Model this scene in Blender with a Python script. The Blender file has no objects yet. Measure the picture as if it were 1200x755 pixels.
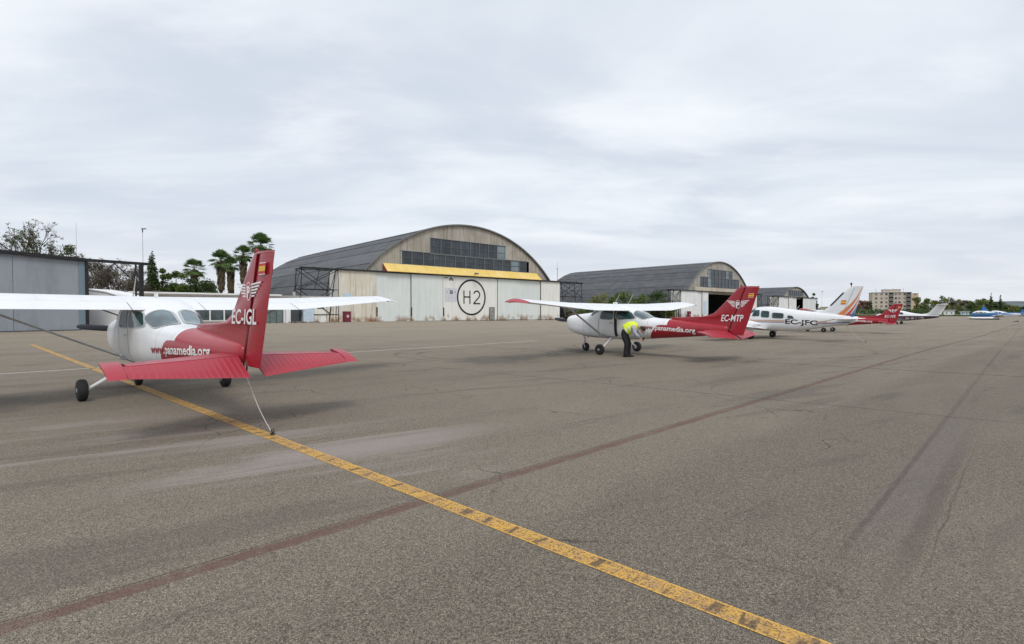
import bpy, bmesh, math, random
import numpy as np
from mathutils import Vector, Matrix
sc = bpy.context.scene
col = sc.collection
R = math.radians
# ------------------------------------------------------------------ camera
CAMH = 1.68
cd = bpy.data.cameras.new('camera'); cam = bpy.data.objects.new('camera', cd); col.objects.link(cam)
cd.sensor_width = 36; cd.lens = 18.0; cd.clip_start = .05; cd.clip_end = 9000
cam.location = (0, 0, CAMH); cam.rotation_euler = (R(90) - math.atan(12.5/600), 0, 0)
sc.camera = cam
# ------------------------------------------------------------------ view
sc.view_settings.view_transform = 'Standard'; sc.view_settings.look = 'None'
sc.view_settings.exposure = 0.12; sc.view_settings.gamma = 1
# ------------------------------------------------------------------ sun
SUN_EL, SUN_AZ = 52, 165      # azimuth clockwise from +Y
sd = bpy.data.lights.new('sun', 'SUN'); sd.energy = 1.5; sd.angle = R(20); sd.color = (1, .965, .92)
sun = bpy.data.objects.new('sun', sd); col.objects.link(sun)
sv = Vector((math.sin(R(SUN_AZ))*math.cos(R(SUN_EL)), math.cos(R(SUN_AZ))*math.cos(R(SUN_EL)), math.sin(R(SUN_EL))))
sun.rotation_euler = sv.to_track_quat('Z', 'Y').to_euler(); sun.location = (0, 0, 60)
# ------------------------------------------------------------------ world: overcast over a daylight sky
class NT:
    """small helper round a node tree"""
    def __init__(s, tree): s.t = tree; s.n = tree.nodes; s.l = tree.links
    def new(s, typ, **kw):
        nd = s.n.new(typ)
        for k, v in kw.items():
            if k.startswith('i_'):
                nd.inputs[k[2:].replace('_', ' ')].default_value = v
            else: setattr(nd, k, v)
        return nd
    def link(s, a, b): s.l.new(a, b); return b
    def val(s, x, sock):
        if isinstance(x, (int, float, tuple)): sock.default_value = x
        else: s.l.new(x, sock)
    def math(s, op, a, b=None, c=None, clamp=False):
        m = s.n.new('ShaderNodeMath'); m.operation = op; m.use_clamp = clamp
        s.val(a, m.inputs[0])
        if b is not None: s.val(b, m.inputs[1])
        if c is not None: s.val(c, m.inputs[2])
        return m.outputs[0]
    def ss(s, x, e0, e1):
        m = s.n.new('ShaderNodeMapRange'); m.interpolation_type = 'SMOOTHSTEP'; m.clamp = True
        s.val(x, m.inputs[0]); m.inputs[1].default_value = e0; m.inputs[2].default_value = e1
        m.inputs[3].default_value = 0; m.inputs[4].default_value = 1
        return m.outputs[0]
    def mix(s, f, a, b, mode='MIX'):
        m = s.n.new('ShaderNodeMix'); m.data_type = 'RGBA'; m.blend_type = mode
        s.val(f, m.inputs[0])
        for x, k in ((a, 6), (b, 7)):
            if isinstance(x, tuple): m.inputs[k].default_value = (*x[:3], 1)
            else: s.l.new(x, m.inputs[k])
        return m.outputs[2]
    def noise(s, vec, scale, detail=3, rough=.55, dist=0):
        m = s.n.new('ShaderNodeTexNoise'); m.inputs['Scale'].default_value = scale
        m.inputs['Detail'].default_value = detail; m.inputs['Roughness'].default_value = rough
        m.inputs['Distortion'].default_value = dist
        s.l.new(vec, m.inputs['Vector']); return m.outputs[0]
    def mapping(s, vec, scale=(1, 1, 1), rot=(0, 0, 0), loc=(0, 0, 0)):
        m = s.n.new('ShaderNodeMapping'); m.inputs['Scale'].default_value = scale
        m.inputs['Rotation'].default_value = rot; m.inputs['Location'].default_value = loc
        s.l.new(vec, m.inputs[0]); return m.outputs[0]
    def dot(s, vec, v):
        m = s.n.new('ShaderNodeVectorMath'); m.operation = 'DOT_PRODUCT'
        s.l.new(vec, m.inputs[0]); m.inputs[1].default_value = v; return m.outputs['Value']

w = bpy.data.worlds.new('World'); sc.world = w; w.use_nodes = True
N = NT(w.node_tree); N.n.clear()
sky = N.new('ShaderNodeTexSky'); sky.sky_type = 'NISHITA'; sky.sun_disc = False
sky.sun_elevation = R(SUN_EL); sky.sun_rotation = R(SUN_AZ)
sky.air_density = 1.2; sky.dust_density = 2
tc = N.new('ShaderNodeTexCoord')
sep = N.new('ShaderNodeSeparateXYZ'); N.link(tc.outputs['Generated'], sep.inputs[0])
zz = N.math('MAXIMUM', sep.outputs[2], 0.0); dn = N.math('ADD', zz, .13)
px_ = N.math('DIVIDE', sep.outputs[0], dn); py_ = N.math('DIVIDE', sep.outputs[1], dn)
cb = N.new('ShaderNodeCombineXYZ'); N.link(px_, cb.inputs[0]); N.link(py_, cb.inputs[1])
n1 = N.noise(N.mapping(cb.outputs[0], (.55, .95, 1), (0, 0, R(20))), 1.1, 6, .52, .5)
n2 = N.noise(N.mapping(cb.outputs[0], (.75, 1.25, 1), (0, 0, R(-8)), (4, 2, 0)), 1.5, 5, .58, .35)
n3 = N.noise(N.mapping(cb.outputs[0], (.3, .35, 1), (0, 0, 0), (1.3, 7.2, 0)), 1.0, 2, .5)
cA = N.mix(N.ss(n1, .36, .66), (.56, .61, .69), (.74, .78, .825))
cB = N.mix(N.math('MULTIPLY', N.ss(n2, .48, .74), .50), cA, (.86, .875, .90))
cB = N.mix(N.math('MULTIPLY', N.ss(n3, .45, .70), .40), cB, (.51, .56, .65))
hz = N.ss(sep.outputs[2], .16, 0.0)
m1 = N.new('ShaderNodeMapRange'); m1.clamp = True
N.link(sep.outputs[2], m1.inputs[0]); m1.inputs[1].default_value = 0; m1.inputs[2].default_value = .17
m1.inputs[3].default_value = .7; m1.inputs[4].default_value = 0
cB = N.mix(m1.outputs[0], cB, (.66, .685, .735))
skc = N.mix(1.0, sky.outputs[0], (.09, .09, .09), 'MULTIPLY')
fin = N.mix(.93, skc, cB)
bg = N.new('ShaderNodeBackground'); N.link(fin, bg.inputs[0]); bg.inputs[1].default_value = 1.13
wo = N.new('ShaderNodeOutputWorld'); N.link(bg.outputs[0], wo.inputs[0])

# ------------------------------------------------------------------ helpers
def tag(o, label=None, cat=None, group=None, kind=None):
    if label: o['label'] = label
    if cat: o['category'] = cat
    if group: o['group'] = group
    if kind: o['kind'] = kind
    return o
def empty(name, loc=(0, 0, 0), rz=0, label=None, cat=None, group=None, kind=None):
    o = bpy.data.objects.new(name, None); col.objects.link(o); o.location = loc; o.rotation_euler = (0, 0, rz)
    o.empty_display_size = .3
    return tag(o, label, cat, group, kind)
def copy_tree(o, parent=None):
    c = o.copy(); col.objects.link(c)
    if parent: c.parent = parent
    for ch in list(o.children): copy_tree(ch, c)
    return c

class MB:
    def __init__(s): s.v = []; s.f = []
    def add(s, vs, fs):
        b = len(s.v); s.v += [tuple(map(float, p)) for p in vs]; s.f += [tuple(b+i for i in f) for f in fs]; return s
    def box(s, x0, x1, y0, y1, z0, z1):
        return s.add([(x0,y0,z0),(x1,y0,z0),(x1,y1,z0),(x0,y1,z0),(x0,y0,z1),(x1,y0,z1),(x1,y1,z1),(x0,y1,z1)],
                     [(3,2,1,0),(4,5,6,7),(0,1,5,4),(1,2,6,5),(2,3,7,6),(3,0,4,7)])
    def tube(s, p0, p1, r0, r1=None, n=8, sx=1.0):
        r1 = r0 if r1 is None else r1
        p0 = Vector(p0); p1 = Vector(p1); d = (p1-p0).normalized()
        a = d.cross(Vector((0, 0, 1)))
        if a.length < 1e-3: a = Vector((1, 0, 0))
        a.normalize(); b = d.cross(a)
        vs = []
        for p, r in ((p0, r0), (p1, r1)):
            for i in range(n):
                t = 2*math.pi*i/n; vs.append(p + a*math.cos(t)*r*sx + b*math.sin(t)*r)
        fs = [(i, (i+1) % n, n+(i+1) % n, n+i) for i in range(n)] + [tuple(range(n))[::-1], tuple(range(n, 2*n))]
        return s.add(vs, fs)
    def path(s, pts, rs, n=8):
        """smooth tube through points"""
        pts = [Vector(p) for p in pts]; vs = []; prev = None
        if isinstance(rs, (int, float)): rs = [rs]*len(pts)
        for i, p in enumerate(pts):
            d = (pts[min(i+1, len(pts)-1)] - pts[max(i-1, 0)]).normalized()
            a = d.cross(Vector((0, 0, 1))) if prev is None else prev - d*prev.dot(d)
            if a.length < 1e-3: a = d.cross(Vector((0, 1, 0)))
            a.normalize(); prev = a; b = d.cross(a)
            for k in range(n):
                t = 2*math.pi*k/n; vs.append(p + (a*math.cos(t)+b*math.sin(t))*rs[i])
        fs = []
        for i in range(len(pts)-1):
            for k in range(n): fs.append((i*n+k, i*n+(k+1) % n, (i+1)*n+(k+1) % n, (i+1)*n+k))
        m = (len(pts)-1)*n
        fs += [tuple(range(n))[::-1], tuple(range(m, m+n))]
        return s.add(vs, fs)
    def loft(s, rings, cap=True, closed=True):
        n = len(rings[0]); vs = [p for r in rings for p in r]; fs = []
        for i in range(len(rings)-1):
            for k in range(n if closed else n-1):
                fs.append((i*n+k, i*n+(k+1) % n, (i+1)*n+(k+1) % n, (i+1)*n+k))
        if cap: fs += [tuple(range(n))[::-1], tuple(range((len(rings)-1)*n, len(rings)*n))]
        return s.add(vs, fs)
    def lathe(s, c, axis, prof, n=24):
        """prof: (along, radius) pairs about c+axis"""
        c = Vector(c); ax = Vector(axis).normalized(); a = ax.orthogonal().normalized(); b = ax.cross(a)
        rings = [[c + ax*h + (a*math.cos(2*math.pi*k/n)+b*math.sin(2*math.pi*k/n))*r for k in range(n)] for h, r in prof]
        return s.loft(rings, cap=True)
    def prism(s, pts, y0, y1):
        """polygon in xz extruded along y"""
        n = len(pts)
        vs = [(x, y0, z) for x, z in pts] + [(x, y1, z) for x, z in pts]
        return s.add(vs, [tuple(range(n)), tuple(range(n, 2*n))[::-1]] + [(i, n+i, n+(i+1) % n, (i+1) % n) for i in range(n)])
    def build(s, name, mat, parent=None, smooth=False, recalc=True, merge=False):
        me = bpy.data.meshes.new(name); me.from_pydata(s.v, [], s.f)
        if recalc or merge:
            bm = bmesh.new(); bm.from_mesh(me)
            if merge: bmesh.ops.remove_doubles(bm, verts=bm.verts, dist=1e-4)
            bmesh.ops.recalc_face_normals(bm, faces=bm.faces); bm.to_mesh(me); bm.free()
        if smooth:
            me.polygons.foreach_set('use_smooth', [True]*len(me.polygons))
            if smooth != 'all':
                try: me.set_sharp_from_angle(angle=R(38))
                except Exception: pass
        o = bpy.data.objects.new(name, me); col.objects.link(o)
        if mat: me.materials.append(mat)
        if parent: o.parent = parent
        return o
def inst(src, name, parent, loc=(0, 0, 0), scale=(1, 1, 1), rot=(0, 0, 0)):
    o = bpy.data.objects.new(name, src.data); col.objects.link(o); o.parent = parent
    o.location = loc; o.scale = scale; o.rotation_euler = rot; return o

# ------------------------------------------------------------------ materials
def pbr(name, c, rough=.6, metal=0, spec=.5, var=.0, vscale=3, bump=0, bscale=40, coat=0):
    m = bpy.data.materials.new(name); m.use_nodes = True; T = NT(m.node_tree)
    b = T.n['Principled BSDF']; b.inputs['Roughness'].default_value = rough; b.inputs['Metallic'].default_value = metal
    b.inputs['Specular IOR Level'].default_value = spec; b.inputs['Coat Weight'].default_value = coat
    if coat: b.inputs['Coat Roughness'].default_value = .12
    t = T.new('ShaderNodeTexCoord').outputs['Object']
    if var:
        n = T.noise(t, vscale, 5, .6)
        cc = T.mix(T.ss(n, .3, .7), tuple(x*(1-var) for x in c), tuple(min(1, x*(1+var)) for x in c))
        T.link(cc, b.inputs['Base Color'])
        T.link(T.math('MULTIPLY_ADD', n, .25, rough-.12), b.inputs['Roughness'])
    else: b.inputs['Base Color'].default_value = (*c, 1)
    if bump:
        bp = T.new('ShaderNodeBump'); bp.inputs['Strength'].default_value = bump; bp.inputs['Distance'].default_value = .02
        T.link(T.noise(t, bscale, 4, .6), bp.inputs['Height']); T.link(bp.outputs[0], b.inputs['Normal'])
    return m
def T_of(m):
    T = NT(m.node_tree); return T, T.n['Principled BSDF'], T.new('ShaderNodeTexCoord').outputs['Object']
RED = (.35, .010, .022); WHITE = (.80, .81, .82)
def paint(name, c, rough=.32, dirt=.10):
    """aircraft paint: faint grime in streaks and blotches"""
    m = bpy.data.materials.new(name); m.use_nodes = True; T, b, t = T_of(m)
    n = T.noise(T.mapping(t, (1.2, .6, 3.5)), 2.2, 6, .65); n2 = T.noise(t, 14, 4, .6)
    f = T.math('MULTIPLY', T.ss(n, .42, .75), dirt*1.6); f2 = T.math('MULTIPLY', T.ss(n2, .55, .8), dirt)
    cc = T.mix(f, tuple(c), tuple(x*.55+.03 for x in c)); cc = T.mix(f2, cc, tuple(x*.6+.06 for x in c))
    T.link(cc, b.inputs['Base Color'])
    T.link(T.math('MULTIPLY_ADD', n, .3, rough-.13), b.inputs['Roughness'])
    b.inputs['Coat Weight'].default_value = .25; b.inputs['Coat Roughness'].default_value = .15
    bp = T.new('ShaderNodeBump'); bp.inputs['Strength'].default_value = .06; bp.inputs['Distance'].default_value = .03
    T.link(T.noise(t, 3.5, 2), bp.inputs['Height']); T.link(bp.outputs[0], b.inputs['Normal'])
    return m
M = {}
M['white'] = paint('white_paint', WHITE)
def seamed(m, axis, per, k=.28, c=(.10, .10, .10)):
    T, b, _ = T_of(m); t = T.new('ShaderNodeTexCoord').outputs['Object']
    sp = T.new('ShaderNodeSeparateXYZ'); T.link(t, sp.inputs[0])
    pp = T.math('PINGPONG', sp.outputs[axis], per/2); ln = T.ss(pp, .006, .002)
    rv = T.math('MULTIPLY', T.ss(T.math('ABSOLUTE', T.math('SUBTRACT', pp, .03)), .004, .002), T.math('GREATER_THAN', T.math('SINE', T.math('MULTIPLY', sp.outputs[1 if axis == 0 else 1], 160)), .3))
    src = b.inputs['Base Color'].links[0].from_socket
    T.link(T.mix(T.math('MULTIPLY', T.math('MAXIMUM', ln, T.math('MULTIPLY', rv, .6)), k), src, c), b.inputs['Base Color']); return m
M['wing_white'] = seamed(paint('wing_paint', WHITE, .34, .12), 0, .62)
M['red'] = seamed(paint('red_paint', RED, .26, .16), 2, .48, .35, (.05, .01, .012))
M['red_faded'] = paint('faded_red_paint', (.38, .024, .042), .45, .15)
M['lettering'] = pbr('white_lettering', (.85, .85, .84), .45)
M['red_letter'] = pbr('red_lettering', (.28, .01, .03), .45)
M['black_letter'] = pbr('black_lettering', (.012, .012, .015), .5)
M['rubber'] = pbr('tyre_rubber', (.014, .014, .015), .8, var=.3, vscale=20, bump=.3, bscale=60)
M['rim'] = pbr('wheel_rim', (.55, .56, .57), .4, .5)
M['metal'] = pbr('bare_metal', (.42, .43, .44), .38, .9, var=.15)
M['grey_paint'] = pbr('grey_strut_paint', (.52, .53, .54), .45, 0, var=.1)
M['dark'] = pbr('dark_void', (.012, .012, .013), .7)
M['prop'] = pbr('propeller_grey', (.075, .08, .095), .42)
M['glass_g'] = pbr('tinted_glass', (.008, .036, .038), .05, 0, .6, var=.7, vscale=2.6, coat=.1)  # uneven tone in the base colour stands for dim reflections
M['glass_l'] = pbr('rear_glass', (.10, .15, .165), .05, 0, 1.0, var=.5, vscale=2.0, coat=.7)  # noise paints faint reflections into the glass colour
M['seal'] = pbr('window_surround', (.42, .44, .45), .5)
M['yellow'] = pbr('flag_yellow', (.75, .48, .03), .5)
M['redflag'] = pbr('flag_red', (.55, .02, .02), .5)
M['canopy_dark'] = pbr('beacon_red', (.20, .01, .015), .3)
M['rope'] = pbr('rope_fibre', (.48, .46, .42), .9, bump=.4, bscale=120)
M['steel_dark'] = pbr('dark_steel', (.018, .018, .02), .6, .2, var=.4, vscale=5)
M['orange'] = paint('orange_stripe', (.62, .20, .05)); M['redstripe'] = paint('red_stripe', (.5, .05, .03))
M['bluestripe'] = paint('blue_stripe', (.03, .12, .30)); M['tan'] = paint('tan_stripe', (.52, .36, .29))
M['boot'] = pbr('deicing_boot', (.012, .012, .013), .6)

def panel_lines(name, base, xs=(), red_fn=None):
    return base
def fuselage_172_mat(name):
    """white nose and cabin, dark red tail cone with a slanted, rounded border"""
    m = paint(name, WHITE); T, b, _ = T_of(m)
    t = T.new('ShaderNodeTexCoord').outputs['Object']
    sp = T.new('ShaderNodeSeparateXYZ'); T.link(t, sp.inputs[0])
    a = T.math('SUBTRACT', 2.84, sp.outputs[1]); z = sp.outputs[2]
    # border: a > 4.42+.60*(z-.6), rounded into z < 1.27 ; everything red from a>5.15
    d1 = T.math('SUBTRACT', a, T.math('MULTIPLY_ADD', z, .62, 4.42-.372))
    d2 = T.math('MULTIPLY', T.math('SUBTRACT', 1.185, z), 1.0)
    sm = T.new('ShaderNodeMath', operation='SMOOTH_MIN'); T.link(d1, sm.inputs[0]); T.link(d2, sm.inputs[1]); sm.inputs[2].default_value = .22
    m1 = T.math('GREATER_THAN', sm.outputs[0], 0.0); m2 = T.math('GREATER_THAN', a, 5.2)
    mask = T.math('MAXIMUM', m1, m2)
    src = b.inputs['Base Color'].links[0].from_socket
    redc = T.mix(T.math('MULTIPLY', T.ss(T.noise(t, 3, 5), .4, .8), .25), RED, (.36, .05, .06))
    cc = T.mix(mask, src, redc)
    # panel joints: thin dark lines across the skin, and grime along the belly
    for aa in (1.42, 1.78, 4.42, 5.05, 5.75, 6.45):
        ln = T.math('LESS_THAN', T.math('ABSOLUTE', T.math('SUBTRACT', a, aa)), .006)
        cc = T.mix(T.math('MULTIPLY', ln, .45), cc, (.06, .05, .05))
    dirt = T.math('MULTIPLY', T.ss(z, .85, .55), T.ss(T.noise(T.mapping(t, (2, .5, 2)), 3, 5), .35, .75))
    cc = T.mix(T.math('MULTIPLY', dirt, .55), cc, (.10, .085, .07))
    T.link(cc, b.inputs['Base Color'])
    return m
M['fus172'] = fuselage_172_mat('fuselage_paint')

# ------------------------------------------------------------------ text
def text_mesh(s, size=1, bold=0.0, align='LEFT'):
    cu = bpy.data.curves.new('t', 'FONT'); cu.body = s; cu.size = size; cu.offset = bold; cu.align_x = align
    cu.resolution_u = 3
    o = bpy.data.objects.new('t', cu); col.objects.link(o)
    dg = bpy.context.evaluated_depsgraph_get(); dg.update()
    me = bpy.data.meshes.new_from_object(o.evaluated_get(dg))
    bpy.data.objects.remove(o); bpy.data.curves.remove(cu)
    vs = [tuple(v.co) for v in me.vertices]; fs = [tuple(p.vertices) for p in me.polygons]
    bpy.data.meshes.remove(me)
    return vs, fs
def fit_text(s, bold=0.0):
    """text normalised to x 0..1, cap height 0..1"""
    vs, fs = text_mesh(s, 1, bold)
    x0 = min(v[0] for v in vs); x1 = max(v[0] for v in vs)
    H = max(v[1] for v in vs)
    return [((v[0]-x0)/(x1-x0), v[1]/H) for v in vs], fs

# ------------------------------------------------------------------ ground level
def sstep(x): x = min(1, max(0, x)); return x*x*(3-2*x)
def gz(X, Y):
    d = X + (Y-20)*.5
    return -.22*sstep((d-15)/35)
def ray(px, Z): return (px-600)/600*Z
U = Vector((.743, .669, 0)); NB = Vector((-.669, .743, 0)); L0 = Vector((-27.1, 80, 0)); RZ = math.atan2(.669, .743)
def line_dir(p, q):
    p = Vector(p); q = Vector(q); d = (q-p).normalized(); n = Vector((-d.y, d.x)); return d, n, n.dot(p)

def ground_material():
    m = bpy.data.materials.new('worn_asphalt'); m.use_nodes = True; T = NT(m.node_tree); b = T.n['Principled BSDF']
    P = T.new('ShaderNodeNewGeometry').outputs['Position']
    sp = T.new('ShaderNodeSeparateXYZ'); T.link(P, sp.inputs[0])
    # aggregate
    v = T.new('ShaderNodeTexVoronoi'); v.inputs['Scale'].default_value = 150; T.link(P, v.inputs['Vector'])
    v2 = T.new('ShaderNodeTexVoronoi'); v2.inputs['Scale'].default_value = 88; T.link(P, v2.inputs['Vector'])
    cell = T.new('ShaderNodeSeparateColor'); T.link(v.outputs['Color'], cell.inputs[0])
    cell2 = T.new('ShaderNodeSeparateColor'); T.link(v2.outputs['Color'], cell2.inputs[0])
    big = T.noise(P, .16, 4, .6); mid = T.noise(P, 1.1, 5, .62); 
    def along(ang, sx, sy):
        c_ = T.new('ShaderNodeCombineXYZ'); ca, sa = math.cos(R(ang)), math.sin(R(ang))
        T.link(T.dot(P, (ca*sx, sa*sx, 0)), c_.inputs[0]); T.link(T.dot(P, (-sa*sy, ca*sy, 0)), c_.inputs[1]); return c_.outputs[0]
    pat = T.noise(along(42, .05, .22), 1, 5, .6, .6)
    base = T.mix(T.ss(big, .32, .68), (.248, .206, .158), (.315, .265, .205))
    base = T.mix(T.math('MULTIPLY', T.ss(mid, .35, .8), .35), base, (.185, .147, .122))
    base = T.mix(T.math('MULTIPLY', T.ss(pat, .50, .72), .5), base, (.375, .318, .245))
    # paler tan tone toward the hangars; darker tone on the camera side
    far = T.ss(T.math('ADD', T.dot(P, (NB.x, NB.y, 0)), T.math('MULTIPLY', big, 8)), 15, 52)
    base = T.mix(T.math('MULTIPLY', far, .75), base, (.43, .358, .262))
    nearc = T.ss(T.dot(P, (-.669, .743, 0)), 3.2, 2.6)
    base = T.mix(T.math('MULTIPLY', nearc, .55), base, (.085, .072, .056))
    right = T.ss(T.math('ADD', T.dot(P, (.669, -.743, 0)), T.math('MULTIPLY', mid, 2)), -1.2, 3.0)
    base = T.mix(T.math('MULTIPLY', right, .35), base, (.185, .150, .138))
    # stones
    st = T.mix(T.math('POWER', cell.outputs[0], 1.5), (.012, .010, .008), (.80, .68, .515))
    st2 = T.mix(cell2.outputs[1], (.014, .012, .009), (.70, .59, .45))
    col_ = T.mix(.31, base, st); col_ = T.mix(.27, col_, st2)
    gap = T.ss(v.outputs['Distance'], .42, .75)
    col_ = T.mix(T.math('MULTIPLY', gap, .45), col_, (.03, .028, .026))
    pit = T.math('MULTIPLY', T.ss(T.noise(P, 55, 4, .75), .58, .68), .70)
    col_ = T.mix(pit, col_, (.04, .036, .033))
    # tar seams parallel to the hangar row and across
    wob = T.math('MULTIPLY', T.math('SUBTRACT', T.noise(P, 1.6, 4, .6), .5), .10)
    def seam(p, q, wd, c, k, lo=None, hi=None, soft=.35, wobble=1):
        nonlocal col_
        d, n, c0 = line_dir(p, q)
        dist = T.math('SUBTRACT', T.dot(P, (n.x, n.y, 0)), c0)
        if wobble: dist = T.math('ADD', dist, T.math('MULTIPLY', wob, wobble))
        mk = T.ss(T.math('ABSOLUTE', dist), wd, wd*soft)
        al = T.dot(P, (d.x, d.y, 0))
        if lo is not None: mk = T.math('MULTIPLY', mk, T.ss(al, lo-1, lo+1))
        if hi is not None: mk = T.math('MULTIPLY', mk, T.ss(al, hi+3, hi-3))
        mk = T.math('MULTIPLY', mk, T.math('MULTIPLY_ADD', T.ss(T.noise(P, 3.5, 5, .7), .3, .6), .45, .55))
        col_ = T.mix(T.math('MULTIPLY', mk, k), col_, c); return mk
    s1 = ((-2.67, 2.70), (14.6, 19.0))
    seam(*s1, .085, (.165, .080, .062), .72, soft=.5, wobble=.7)
    dd, nn, _ = line_dir(*s1)
    off = nn*.085
    seam((s1[0][0]+off.x, s1[0][1]+off.y), (s1[1][0]+off.x, s1[1][1]+off.y), .012, (.04, .028, .025), .6, wobble=.6)
    s2 = ((1.86, 3.1), (66.6, 67))
    seam(*s2, .05, (.12, .085, .075), .45, lo=7.0, wobble=.6)
    # the patched stretch of the second seam: pale smear between two rough dark edges
    seam((1.98, 3.02), (66.7, 66.9), .30, (.22, .185, .17), .55, lo=4.5, hi=10.5, soft=.3, wobble=.7)
    seam(*s2, .035, (.09, .065, .058), .5, lo=4.2, hi=9, wobble=.5)
    seam((2.12, 2.9), (66.85, 66.78), .09, (.10, .07, .062), .5, lo=3.9, hi=8.0, soft=.3, wobble=.8)
    seam((2.2, 2.82), (66.95, 66.7), .012, (.05, .042, .038), .5, lo=4.3, hi=7.5, wobble=.9)
    seam((7.97, 17.1), (13.1, 13.1), .05, (.05, .045, .042), .75, wobble=.4)
    seam((2.0, 12.0), (7.64, 7.64), .05, (.06, .052, .05), .55, wobble=.6)
    seam((-30, 24.5), (-10, 41.5), .07, (.07, .06, .055), .5)
    seam((-14, 6.2), (0.2, 20.2), .06, (.08, .07, .065), .35)
    seam((-24, 30), (26, 76), .08, (.09, .08, .07), .45)
    # scuffs stretched along the row
    sc1 = T.noise(along(31, .16, 1.25), 1.0, 5, .6, .5)
    reg = T.math('MULTIPLY', T.ss(sp.outputs[0], .5, -1.5), T.math('MULTIPLY', T.ss(sp.outputs[1], 9, 6.5), T.ss(sp.outputs[1], 4.3, 5.4)))
    col_ = T.mix(T.math('MULTIPLY', T.math('MULTIPLY', T.ss(sc1, .50, .64), reg), .75), col_, (.42, .36, .33))
    col_ = T.mix(T.math('MULTIPLY', T.ss(sc1, .44, .34), .30), col_, (.085, .078, .07))
    sm_ = T.noise(along(42, .09, .55), 1.0, 4, .6, .8)
    col_ = T.mix(T.math('MULTIPLY', T.ss(sm_, .52, .70), .30), col_, (.12, .092, .078))
    col_ = T.mix(T.math('MULTIPLY', T.ss(sm_, .46, .32), .22), col_, (.34, .29, .225))
    # hairline cracks
    vc = T.new('ShaderNodeTexVoronoi', feature='DISTANCE_TO_EDGE'); vc.inputs['Scale'].default_value = .45
    wv = T.new('ShaderNodeVectorMath', operation='ADD'); nv = T.new('ShaderNodeTexNoise'); nv.inputs['Scale'].default_value = 1.7; nv.inputs['Detail'].default_value = 5; T.link(P, nv.inputs['Vector'])
    sc_ = T.new('ShaderNodeVectorMath', operation='SCALE'); T.link(nv.outputs['Color'], sc_.inputs[0]); sc_.inputs['Scale'].default_value = .5
    T.link(P, wv.inputs[0]); T.link(sc_.outputs[0], wv.inputs[1]); T.link(wv.outputs[0], vc.inputs['Vector'])
    ck = T.math('MULTIPLY', T.ss(vc.outputs['Distance'], .006, .001), T.ss(T.noise(P, .35, 3, .5), .50, .60))
    col_ = T.mix(T.math('MULTIPLY', ck, .6), col_, (.03, .025, .02))
    # oil drips below parked engines, stains, and a dark patch under the near wing
    def blot(x, y, r, c, k):
        nonlocal col_
        vm = T.new('ShaderNodeVectorMath', operation='DISTANCE'); T.link(P, vm.inputs[0]); vm.inputs[1].default_value = (x, y, 0)
        dd_ = T.math('ADD', vm.outputs['Value'], T.math('MULTIPLY', T.math('SUBTRACT', T.noise(P, 1.3, 5, .6), .5), r*1.6))
        col_ = T.mix(T.math('MULTIPLY', T.ss(dd_, r, r*.35), k), col_, c)
    blot(-8.8, 11.9, 1.5, (.055, .048, .042), .45); blot(2.9, 21.8, 1.4, (.05, .045, .04), .55)
    blot(-.6, 17.5, 2.0, (.085, .078, .07), .5); blot(-9.5, 8.8, 1.8, (.08, .07, .062), .45)
    blot(17, 36.5, 2, (.06, .055, .05), .5)
    # curved tyre marks
    for (x, y, r) in ((-1.4, 20.5, 3.2), (-1.1, 20.4, 2.6), (9.5, 24.5, 6.5)):
        vm = T.new('ShaderNodeVectorMath', operation='DISTANCE'); T.link(P, vm.inputs[0]); vm.inputs[1].default_value = (x, y, 0)
        rg = T.ss(T.math('ABSOLUTE', T.math('SUBTRACT', vm.outputs['Value'], r)), .14, .05)
        col_ = T.mix(T.math('MULTIPLY', T.math('MULTIPLY', rg, T.ss(mid, .35, .6)), .4), col_, (.06, .055, .05))
    # chalky dried spots
    ch = T.math('MULTIPLY', T.ss(T.noise(P, 6, 3, .5), .74, .78), .6)
    col_ = T.mix(ch, col_, (.36, .34, .31))
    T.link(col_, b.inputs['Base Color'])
    b.inputs['Roughness'].default_value = .88; b.inputs['Specular IOR Level'].default_value = .35
    h = T.math('SUBTRACT', T.math('MULTIPLY', cell.outputs[0], .5), T.math('MULTIPLY', gap, .9))
    h = T.math('ADD', h, T.math('MULTIPLY', pit, -.9))
    bp = T.new('ShaderNodeBump'); bp.inputs['Strength'].default_value = .9; bp.inputs['Distance'].default_value = .007
    T.link(h, bp.inputs['Height']); T.link(bp.outputs[0], b.inputs['Normal'])
    return m
def make_ground():
    xs = sorted(set([-3500, -1500, -600, -250, -120] + list(range(-80, 141, 4)) + [170, 220, 300, 500, 1000, 2500, 4500]))
    ys = sorted(set([-300, -60, -20] + list(range(-8, 141, 4)) + [160, 190, 230, 300, 500, 1000, 2500, 5500]))
    vs = [(x, y, gz(x, y)) for y in ys for x in xs]; nx = len(xs)
    fs = [(j*nx+i, j*nx+i+1, (j+1)*nx+i+1, (j+1)*nx+i) for j in range(len(ys)-1) for i in range(nx-1)]
    o = MB().add(vs, fs).build('apron', ground_material(), smooth='all', recalc=False)
    tag(o, 'grey brown worn asphalt apron with tar seams and scuffs', 'apron', kind='structure')
make_ground()
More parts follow.
